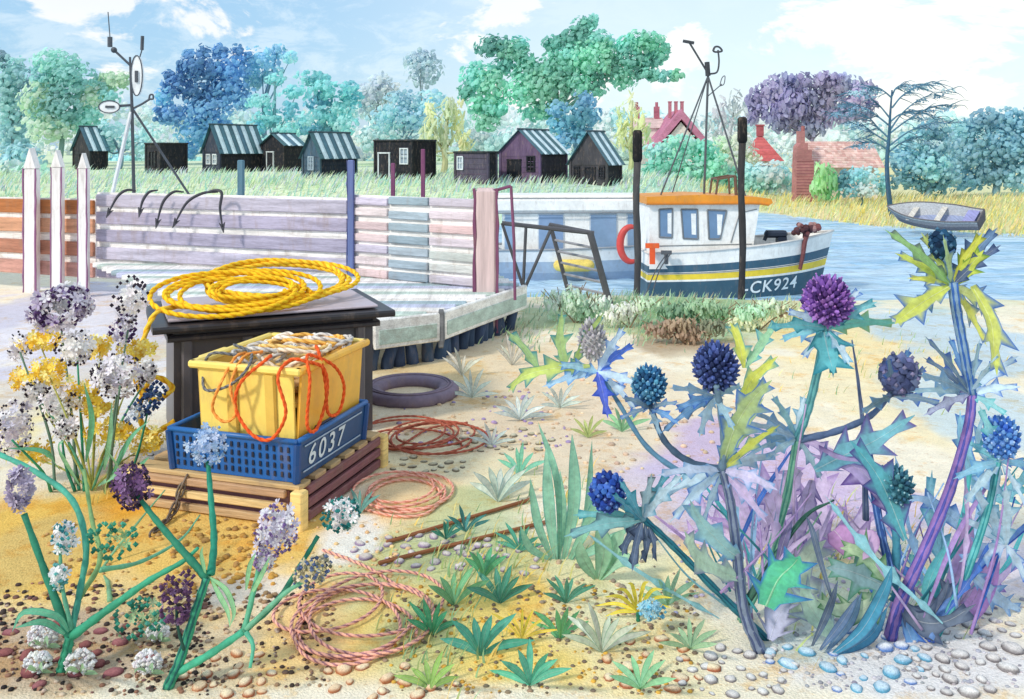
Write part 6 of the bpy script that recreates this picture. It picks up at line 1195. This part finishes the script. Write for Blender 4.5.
    # fine pale shoots and narrow spiny leaves that fill the stand
    for _ in range(24):
        x0 = random.choice([random.uniform(880, 960), random.uniform(905, 990)]); y0 = random.uniform(590, 640); a = random.uniform(-.75, .75); L_ = random.uniform(80, 190); x1, y1 = x0+math.sin(a)*L_, y0-math.cos(a)*L_; c = random.choice([C(150, 204, 214), EB, TEAL, LV, C(180, 150, 206), C(170, 206, 236)]); dd = random.uniform(-.1, .35)
        if _ % 2: p.leaf([(x0, y0), (x0*.5+x1*.5+random.uniform(-10, 10), y0*.5+y1*.5), (x1, y1)], random.uniform(2, 3.6), c, jit(c, .25), random.choice([0, 6]), d=(dd, dd+.08), belly=.5)
        else: p.stem([(x0, y0), (x0*.5+x1*.5+random.uniform(-8, 8), y0*.5+y1*.5), (x1, y1)], 1.5, .7, c, dd, dd+.06, name='shoot')
    # 6 ---- low blades between the stems
    p = Plant('blade_plant', 'clump of teal and slate blades with one bright green blue-edged leaf, between holly stems', 'plant', (835, 656), None)
    for a, w, c in (([(832, 662), (862, 630), (884, 590), (892, 566)], 7, C(60, 150, 180)), ([(836, 662), (870, 636), (888, 606)], 6, C(50, 136, 170)), ([(826, 652), (850, 620), (862, 592)], 5, C(110, 140, 170)), ([(820, 650), (842, 622), (858, 596)], 4, C(96, 120, 156)), ([(812, 646), (828, 610), (838, 580)], 4.5, C(84, 100, 124)), ([(834, 606), (820, 560), (812, 530), (806, 516)], 3.2, C(90, 106, 130)), ([(776, 570), (784, 540), (792, 520)], 5, C(110, 96, 140))): p.leaf(a, w, c, jit(C(70, 100, 140), .15), d=(0, random.uniform(-.1, .1)), belly=.5)
    p.leaf([(766, 606), (778, 580), (792, 566), (800, 556)], 18, C(70, 186, 134), EB, 4, d=(-.05, -.15), base=.5); p.leaf([(836, 640), (812, 610), (800, 585)], 16, C(196, 222, 200), C(140, 150, 180), 4, d=(.05, .1)); p.leaf([(800, 620), (790, 600), (806, 560), (826, 540)], 17, C(200, 214, 190), C(150, 150, 180), 4, d=(.1, .2)); p.leaf([(770, 640), (778, 616), (790, 600)], 12, C(200, 200, 224), C(140, 140, 170), 4, d=(.05, .1))
    p.leaf([(834, 530), (842, 540), (850, 560)], 14, C(186, 140, 186), C(150, 104, 160), d=(.1, .05), base=.6); p.leaf([(866, 530), (868, 544), (862, 560)], 11, C(208, 176, 210), C(180, 140, 190), d=(.1, .05), base=.6)
    # 7 ---- broad lilac basal leaves behind the stems
    p = Plant('broad_leaved_plant', 'broad pale lilac basal leaves spreading behind the sea holly stems', 'plant', (770, 560), None)
    for a, w in (([(770, 560), (740, 510), (742, 470)], 24), ([(772, 560), (770, 500), (792, 460)], 22), ([(776, 560), (812, 520), (826, 470)], 22), ([(764, 560), (716, 540), (694, 500)], 20), ([(780, 562), (840, 545), (872, 505)], 20), ([(760, 560), (700, 560), (668, 536)], 14), ([(784, 562), (850, 560), (900, 540)], 16)): p.leaf(a, w*.8, jit(C(224, 206, 232), .05), C(170, 140, 196), 5, d=(0, .25))
hollies()
def blue_plant():
    p = Plant('blade_plant', 'tall pale sea-green paddle leaves standing in the middle of the beach', 'plant', (560, 560), None)
    G1 = C(150, 196, 170)
    for a, w in (([(556, 562), (550, 510), (546, 446)], 6.5), ([(564, 562), (574, 500), (572, 434)], 6.5), ([(570, 562), (592, 516), (612, 470)], 6), ([(552, 562), (538, 524), (530, 478)], 4.5), ([(560, 562), (557, 480), (538, 422)], 3.6), ([(572, 562), (586, 520), (592, 440)], 5), ([(576, 562), (604, 544), (630, 528)], 5), ([(558, 562), (562, 520), (560, 470)], 5), ([(550, 562), (530, 548), (520, 526)], 4)):
        p.leaf(a, w, jit(G1, .06), C(96, 166, 160), d=(0, random.uniform(-.1, .25)), belly=.6, base=.35)
    p = Plant('blade_plant', 'pale green blade leaves low beneath the tilted blue cone head', 'plant', (598, 580), None)
    for a, w in (([(598, 580), (604, 550), (598, 520)], 9), ([(600, 580), (620, 560), (640, 566)], 7), ([(596, 580), (584, 560), (580, 540)], 7), ([(602, 580), (616, 545), (624, 530)], 7)): p.leaf(a, w, C(170, 208, 180), C(120, 180, 150), d=(0, -.1), belly=.6)
blue_plant()
def tuft(label, px, py, r, n, cm, ce, spread=75, w=.13, outline=False, name='leaf_tuft', group='rosettes of paddle leaves on the sand'):
    p = Plant(name, label, 'plant', (px, py), group)
    for i in range(n):
        a = math.radians(90+spread*(2*i/(n-1)-1)+random.uniform(-6, 6)); L_ = r*random.uniform(.85, 1.25)
        ex, ey = px+math.cos(a)*L_, py-math.sin(a)*L_; side = math.cos(a)
        p.leaf([(px, py), (px+math.cos(a)*L_*.42, py-math.sin(a)*L_*.5-L_*.06), (ex, ey)], r*w*.62, jit(cm if not outline else mixc(cm, C(240, 238, 226), .8), .08), ce, d=(0, random.uniform(-.14, .12)), belly=.62, base=.22, ew=.4)
T1, T2 = C(84, 170, 146), C(44, 126, 112)
for a in (('pale turquoise-outlined tuft highest in the row, left of the tall paddle leaves', 498, 502, 40, 7, C(120, 196, 196), C(60, 150, 160), 60, .13, True),
          ('small dark teal tuft between the pink coil and the tall paddle leaves', 465, 532, 24, 6, C(50, 140, 140), C(34, 110, 116)),
          ('spiky teal tuft resting on the upper batten', 452-92, 514, 24, 5, C(100, 160, 150), C(70, 120, 120), 50),
          ('dark green tuft at the right end of the long batten', 520, 552, 27, 7, T1, T2, 70, .12),
          ('broad blue-green tuft just below the long batten', 500, 604, 40, 6, C(70, 148, 128), C(52, 120, 106), 62, .14),
          ('soft green tuft leaning left of the broad blue-green one', 454, 606, 38, 5, C(120, 178, 130), C(80, 146, 110), 55, .14),
          ('grey-speckled green tuft under the tilted blue cone head', 566, 604, 30, 7, C(84, 160, 136), C(46, 116, 96), 62, .12),
          ('large tuft with two open outlined leaves, in front of the pink rope coil', 480, 656, 46, 6, C(80, 168, 150), C(46, 140, 130), 72, .15),
          ('outlined green tuft low down beside the bottom pebbles, right of centre', 602, 653, 44, 8, C(96, 172, 140), C(70, 150, 110), 68, .12, True),
          ('grey-green scribbled tuft by the deck edge', 462, 376, 24, 6, C(190, 186, 170), C(110, 104, 104), 50, .12, True),
          ('light blue tuft on the pale sand in front of the deck', 520, 420, 28, 8, C(170, 214, 224), C(84, 160, 190), 78, .13, True),
          ('small turquoise tuft right of the old tyre', 472, 398, 26, 7, C(170, 220, 220), C(70, 160, 170), 76, .12, True),
          ('grey spiky tuft under the right corner of the deck', 512, 366, 28, 6, C(196, 196, 184), C(96, 96, 100), 44, .1, True)):
    tuft(*a)
for a in (('deep green tuft touching the right side of the big pink coil', 432, 636, 34, 6, C(70, 164, 120), C(40, 120, 96), 60, .14),
          ('bright green tuft just right of the golden yellow tuft', 560, 640, 34, 6, C(104, 180, 124), C(60, 140, 100), 66, .14),
          ('sea-green tuft at the bottom edge below the golden yellow tuft', 530, 686, 40, 7, C(96, 180, 150), C(50, 140, 124), 70, .14),
          ('small dark green tuft between the two battens', 446, 540, 20, 6, C(60, 150, 130), C(36, 110, 104), 60, .14),
          ('tall green tuft between the long batten and the broad blue-green tuft', 484, 578, 32, 6, C(90, 170, 120), C(54, 130, 96), 48, .14),
          ('yellow-green tuft at the bottom edge right of the big pink coil', 430, 690, 34, 6, C(160, 196, 110), C(110, 160, 90), 70, .14),
          ('soft green tuft at the bottom edge left of the slate holly stem', 640, 690, 36, 6, C(150, 204, 160), C(100, 170, 130), 70, .14)): tuft(*a)
tuft('golden yellow tuft on the ochre sand in the middle bottom', 522, 640, 34, 7, C(254, 214, 70), C(244, 186, 40), 70, .07, False, 'yellow_tuft', None)
def gold():
    p = Plant('yellow_flower', 'yellow spidery flower with a small pale blue centre, right of the green tufts', 'flower', (638, 622), None); 
    for a, L_ in ((170, 44), (150, 40), (128, 38), (105, 40), (75, 42), (50, 40), (28, 40), (10, 34), (190, 34)):
        r = math.radians(a); p.leaf([(638, 612), (638+math.cos(r)*L_*.5, 608-math.sin(r)*L_*.55), (638+math.cos(r)*L_, 612-math.sin(r)*L_*.75)], 1.9, C(254, 222, 90), C(246, 196, 40), d=(0, random.uniform(-.15, .1)), name='petal', kind='petal')
    p.beads(652, 610, 14, 9, [C(170, 214, 230)], [C(110, 186, 216)], 26, 24, 3, 2, d=-.1); p.stem([(638, 624), (638, 612)], 2, 2, GR2)
gold()

# ---- near grasses and the rough edge of the bank
sp = []
for cx, cy, rx, ry, n in ((565, 300, 36, 20, 260), (600, 318, 30, 14, 160), (700, 312, 90, 12, 900), (660, 330, 60, 14, 260), (780, 316, 60, 14, 380), (590, 288, 60, 6, 200), (640, 300, 60, 6, 260), (520, 330, 30, 20, 140)):
    for _ in range(n):
        q = gnd(cx+random.gauss(0, .55)*rx, cy+random.gauss(0, .55)*ry)
        if q.y < edge(q.x)+.4: sp.append((q.x, q.y, zg(q.x, q.y)-.01))
blades('bank_grass', 'soft green grass along the top of the near bank before the boats', sp, .085, .006, [C(176, 208, 170), C(196, 216, 180), C(150, 194, 156), C(206, 212, 170), C(190, 176, 150), C(166, 200, 176)], .25)
sp = []
for cx, cy, rx, ry, n in ((470, 560, 70, 40, 170), (440, 640, 60, 40, 110), (900, 360, 80, 40, 160), (560, 520, 60, 60, 110), (860, 560, 90, 60, 130), (120, 470, 70, 30, 90)):
    for _ in range(n):
        q = gnd(cx+random.gauss(0, .6)*rx, cy+random.gauss(0, .6)*ry); sp.append((q.x, q.y, zg(q.x, q.y)-.005))
blades('beach_grass', 'thin scattered yellow-green grass shoots on the sand', sp, .07, .0035, [C(190, 206, 140), C(226, 214, 140), C(160, 196, 150), C(246, 210, 120)], .3)

def scrub(label, clumps, Y, cols, root):
    r = gnd(*root); t = thing('scrub_bush', label, 'bush', V((r.x, Y, 2.5)), 'scrub bushes before the fishing boat'); m = MB(); leaf_cloud(m, clumps, Y, cols, 3.2, 3.0, tall=1.8); 
    for p in m.v: p.z = max(p.z, 2.48)
    m.build('foliage', 'leaf', t); s = MB(C(140, 116, 92))
    for c_ in clumps:
        s.tube(curve([V((r.x, Y, 2.49)), V((r.x, Y, 2.49)).lerp(at(c_[0], c_[1], Y), .5)+V((0, .02, .02)), at(c_[0], c_[1], Y)], 4), .006, 5)
        for _ in range(5): e = at(c_[0]+random.uniform(-1, 1)*c_[2]*1.2, c_[1]-c_[3]*random.uniform(.7, 1.4), Y); s.tube(curve([V((r.x, Y, 2.49)).lerp(at(c_[0], c_[1], Y), .7), e], 3), .0035, 4)
    s.build('twigs', 'wood', t)
SC1, SC2 = [C(112, 152, 104), C(130, 166, 120), C(96, 138, 100)], [C(140, 112, 82), C(156, 128, 92), C(112, 122, 84)]
scrub('olive-green scrub bush before the middle of the boat\'s yellow stripe', [(676, 312, 24, 10), (700, 308, 22, 9), (688, 320, 26, 9), (722, 314, 16, 8)], 7.55, SC1, (695, 330))
scrub('brown twiggy scrub bush lowest of the mound before the boat', [(664, 330, 24, 9), (690, 334, 26, 9), (712, 328, 18, 8), (680, 324, 18, 8)], 7.0, SC2, (688, 346))
scrub('pale green scrub bush left of the mound, by the left mooring post', [(628, 312, 20, 9), (646, 306, 18, 8), (610, 318, 14, 7)], 7.6, [C(170, 200, 156), C(186, 206, 170)], (630, 328))
scrub('grey-green scrub bush at the right end of the mound, left of the violet globe', [(750, 312, 20, 9), (770, 308, 18, 8), (742, 322, 18, 7), (790, 312, 14, 8)], 7.5, [C(150, 190, 150), C(172, 200, 160), C(190, 196, 150)], (756, 328))
scrub('tall striped green scrub under the steel steps', [(556, 306, 14, 14), (572, 300, 12, 14), (586, 310, 16, 12), (600, 304, 12, 10)], 7.8, [C(150, 190, 156), C(178, 206, 176), C(190, 180, 140)], (576, 324))
for a in (('low teal sprig alone on the pale sand right of the tyre', 560, 408, 24, 7, C(150, 206, 210), C(60, 150, 176), 78, .12, True),
          ('small blue-outlined sprig on the sand between brown line and tall paddle leaves', 492, 446, 22, 6, C(150, 200, 220), C(80, 140, 190), 75, .12, True),
          ('leafy green sprig on the sand left of the small blue holly globe', 622, 432, 26, 6, C(150, 196, 150), C(90, 160, 130), 60, .13),
          ('olive sprig on the tan sand below the grey holly head', 588, 438, 22, 6, C(190, 200, 130), C(120, 160, 110), 66, .12),
          ('sea-green sprig behind the tall paddle leaves', 520, 476, 28, 6, C(130, 196, 170), C(80, 160, 150), 55, .13),
          ('pale mint sprig left of the slate holly stem', 668, 606, 34, 7, C(170, 210, 180), C(110, 180, 150), 70, .14),
          ('low moss-green sprig between the yellow tuft and the slate holly stem', 690, 650, 30, 7, C(176, 208, 170), C(110, 170, 140), 76, .14)): tuft(*a)
# ---- pebbles: banded stones, pale on top with a darker girdle
PROTO = []
def pebble_mesh(i, top, rim):
    m = MB(); m.ell((0, 0, .34), (1, random.uniform(.72, .95), .42), 14, 9, lump=.22, seed=i*3.7)
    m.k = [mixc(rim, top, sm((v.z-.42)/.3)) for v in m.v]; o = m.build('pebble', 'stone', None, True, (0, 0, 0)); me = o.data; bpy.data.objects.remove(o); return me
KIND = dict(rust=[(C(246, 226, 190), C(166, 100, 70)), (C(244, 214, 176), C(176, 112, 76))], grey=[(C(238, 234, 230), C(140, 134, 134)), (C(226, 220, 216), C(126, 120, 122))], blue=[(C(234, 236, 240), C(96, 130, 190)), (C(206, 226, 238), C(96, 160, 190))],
            violet=[(C(224, 214, 206), C(150, 130, 160)), (C(210, 200, 190), C(140, 124, 150))], wine=[(C(170, 110, 112), C(130, 78, 84)), (C(156, 96, 92), C(120, 70, 74))], olive=[(C(214, 206, 180), C(130, 120, 100)), (C(200, 190, 160), C(120, 110, 96))])
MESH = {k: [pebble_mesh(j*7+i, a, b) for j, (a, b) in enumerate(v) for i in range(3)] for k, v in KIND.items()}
def pebbles(kind, label, group, cx, cy, rx, ry, n, r=(5, 9)):
    done = []; tries = 0
    while len(done) < n and tries < 4000:
        tries += 1; px, py = cx+random.uniform(-1, 1)*rx, cy+random.uniform(-1, 1)*ry; s = random.uniform(*r)
        if ((px-cx)/rx)**2+((py-cy)/ry)**2 > 1 or any(math.hypot(px-a, (py-b)*1.5) < (s+q)*1.02 for a, b, q in done): continue
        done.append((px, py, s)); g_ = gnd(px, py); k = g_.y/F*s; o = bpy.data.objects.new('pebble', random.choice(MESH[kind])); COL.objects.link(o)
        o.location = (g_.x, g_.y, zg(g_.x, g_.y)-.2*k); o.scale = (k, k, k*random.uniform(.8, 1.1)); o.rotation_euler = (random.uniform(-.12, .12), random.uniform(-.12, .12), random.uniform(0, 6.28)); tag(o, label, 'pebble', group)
pebbles('rust', 'rust-rimmed cream pebble on the sand left of the big pink coil, by the bottom edge', 'rust-rimmed pebbles by the big coil', 232, 672, 52, 26, 18)
pebbles('rust', 'rust-rimmed pebble on the yellow sand below the big pink coil', 'rust-rimmed pebbles below the coil', 390, 682, 75, 18, 14)
pebbles('rust', 'rust-rimmed pebble among the pebbles right of the bottom green tufts', 'rust-rimmed pebbles right of the tufts', 655, 668, 60, 28, 14)
pebbles('grey', 'grey pebble in the bottom right corner of the beach', 'grey pebbles in the bottom right corner', 965, 655, 62, 44, 40, (3.5, 11.5))
pebbles('blue', 'blue-rimmed pebble at the feet of the tall sea hollies', 'blue pebbles under the sea hollies', 855, 660, 90, 34, 28, (4, 11.5))
pebbles('grey', 'small grey pebble between the tufts and the slate holly stem', 'grey pebbles by the slate stem', 735, 672, 64, 26, 28, (3, 8.5))
pebbles('violet', 'violet-grey pebble strewn beside the timber battens', 'violet-grey pebbles by the battens', 430, 552, 80, 18, 34, (4, 7))
pebbles('violet', 'violet-grey pebble between the green tufts', 'violet-grey pebbles between the tufts', 500, 560, 60, 24, 16, (4, 6))
pebbles('olive', 'small olive-grey pebble on the sand right of the thin rust-brown line', 'olive pebbles near the brown line', 500, 440, 55, 14, 30, (3, 5))
pebbles('olive', 'small olive-grey pebble just below the thin rust-brown line', 'olive pebbles below the brown line', 420, 466, 50, 8, 18, (3, 5))
pebbles('wine', 'wine-red stone in the bottom left corner of the beach', 'wine-red stones bottom left', 85, 655, 95, 38, 17, (6, 11))
pebbles('grey', 'grey pebble lying beside the pallet\'s left end', 'grey pebbles left of the pallet', 140, 468, 24, 22, 14, (3, 5))
m = MB()                                  # the fine shingle and dark seeds nobody could count
for cx, cy, rx, ry, n, cs, s in ((80, 640, 130, 56, 620, [C(50, 44, 44), C(80, 66, 62), C(150, 110, 90), C(190, 170, 150), C(120, 86, 80)], 2.6), (235, 640, 100, 48, 420, [C(70, 58, 52), C(120, 96, 84), C(200, 176, 150), C(160, 130, 100)], 2.5), (160, 560, 120, 40, 150, [C(196, 150, 80), C(176, 140, 90)], 2.8), (225, 560, 55, 30, 110, [C(190, 144, 70), C(170, 130, 76)], 3.2),
                          (540, 640, 160, 54, 560, [C(120, 106, 90), C(150, 130, 110), C(206, 160, 70)], 2.2), (620, 600, 80, 40, 120, [C(196, 170, 140), C(150, 136, 120)], 2.6), (480, 420, 90, 30, 160, [C(206, 180, 150), C(170, 150, 190)], 2.2), (640, 440, 110, 60, 160, [C(226, 200, 170), C(210, 184, 160)], 2.8),
                          (900, 645, 140, 46, 300, [C(190, 186, 190), C(160, 160, 170)], 2.2), (800, 560, 130, 60, 160, [C(170, 166, 196), C(200, 190, 206)], 2.4), (350, 560, 60, 40, 90, [C(226, 190, 140)], 2.4)):
    for _ in range(n):
        q = gnd(cx+random.uniform(-1, 1)*rx, cy+random.uniform(-1, 1)*ry); k = q.y/F*s*random.uniform(.5, 1.3); m.ell(q+V((0, 0, zg(q.x, q.y)-2.5+k*.25)), (k*random.uniform(.8, 1.3), k, k*.6), 6, 4, jit(random.choice(cs), .15))
o = m.build('beach_shingle', 'stone', smooth=True); tag(o, 'fine dark and sandy shingle scattered over the beach', 'shingle', kind='stuff')
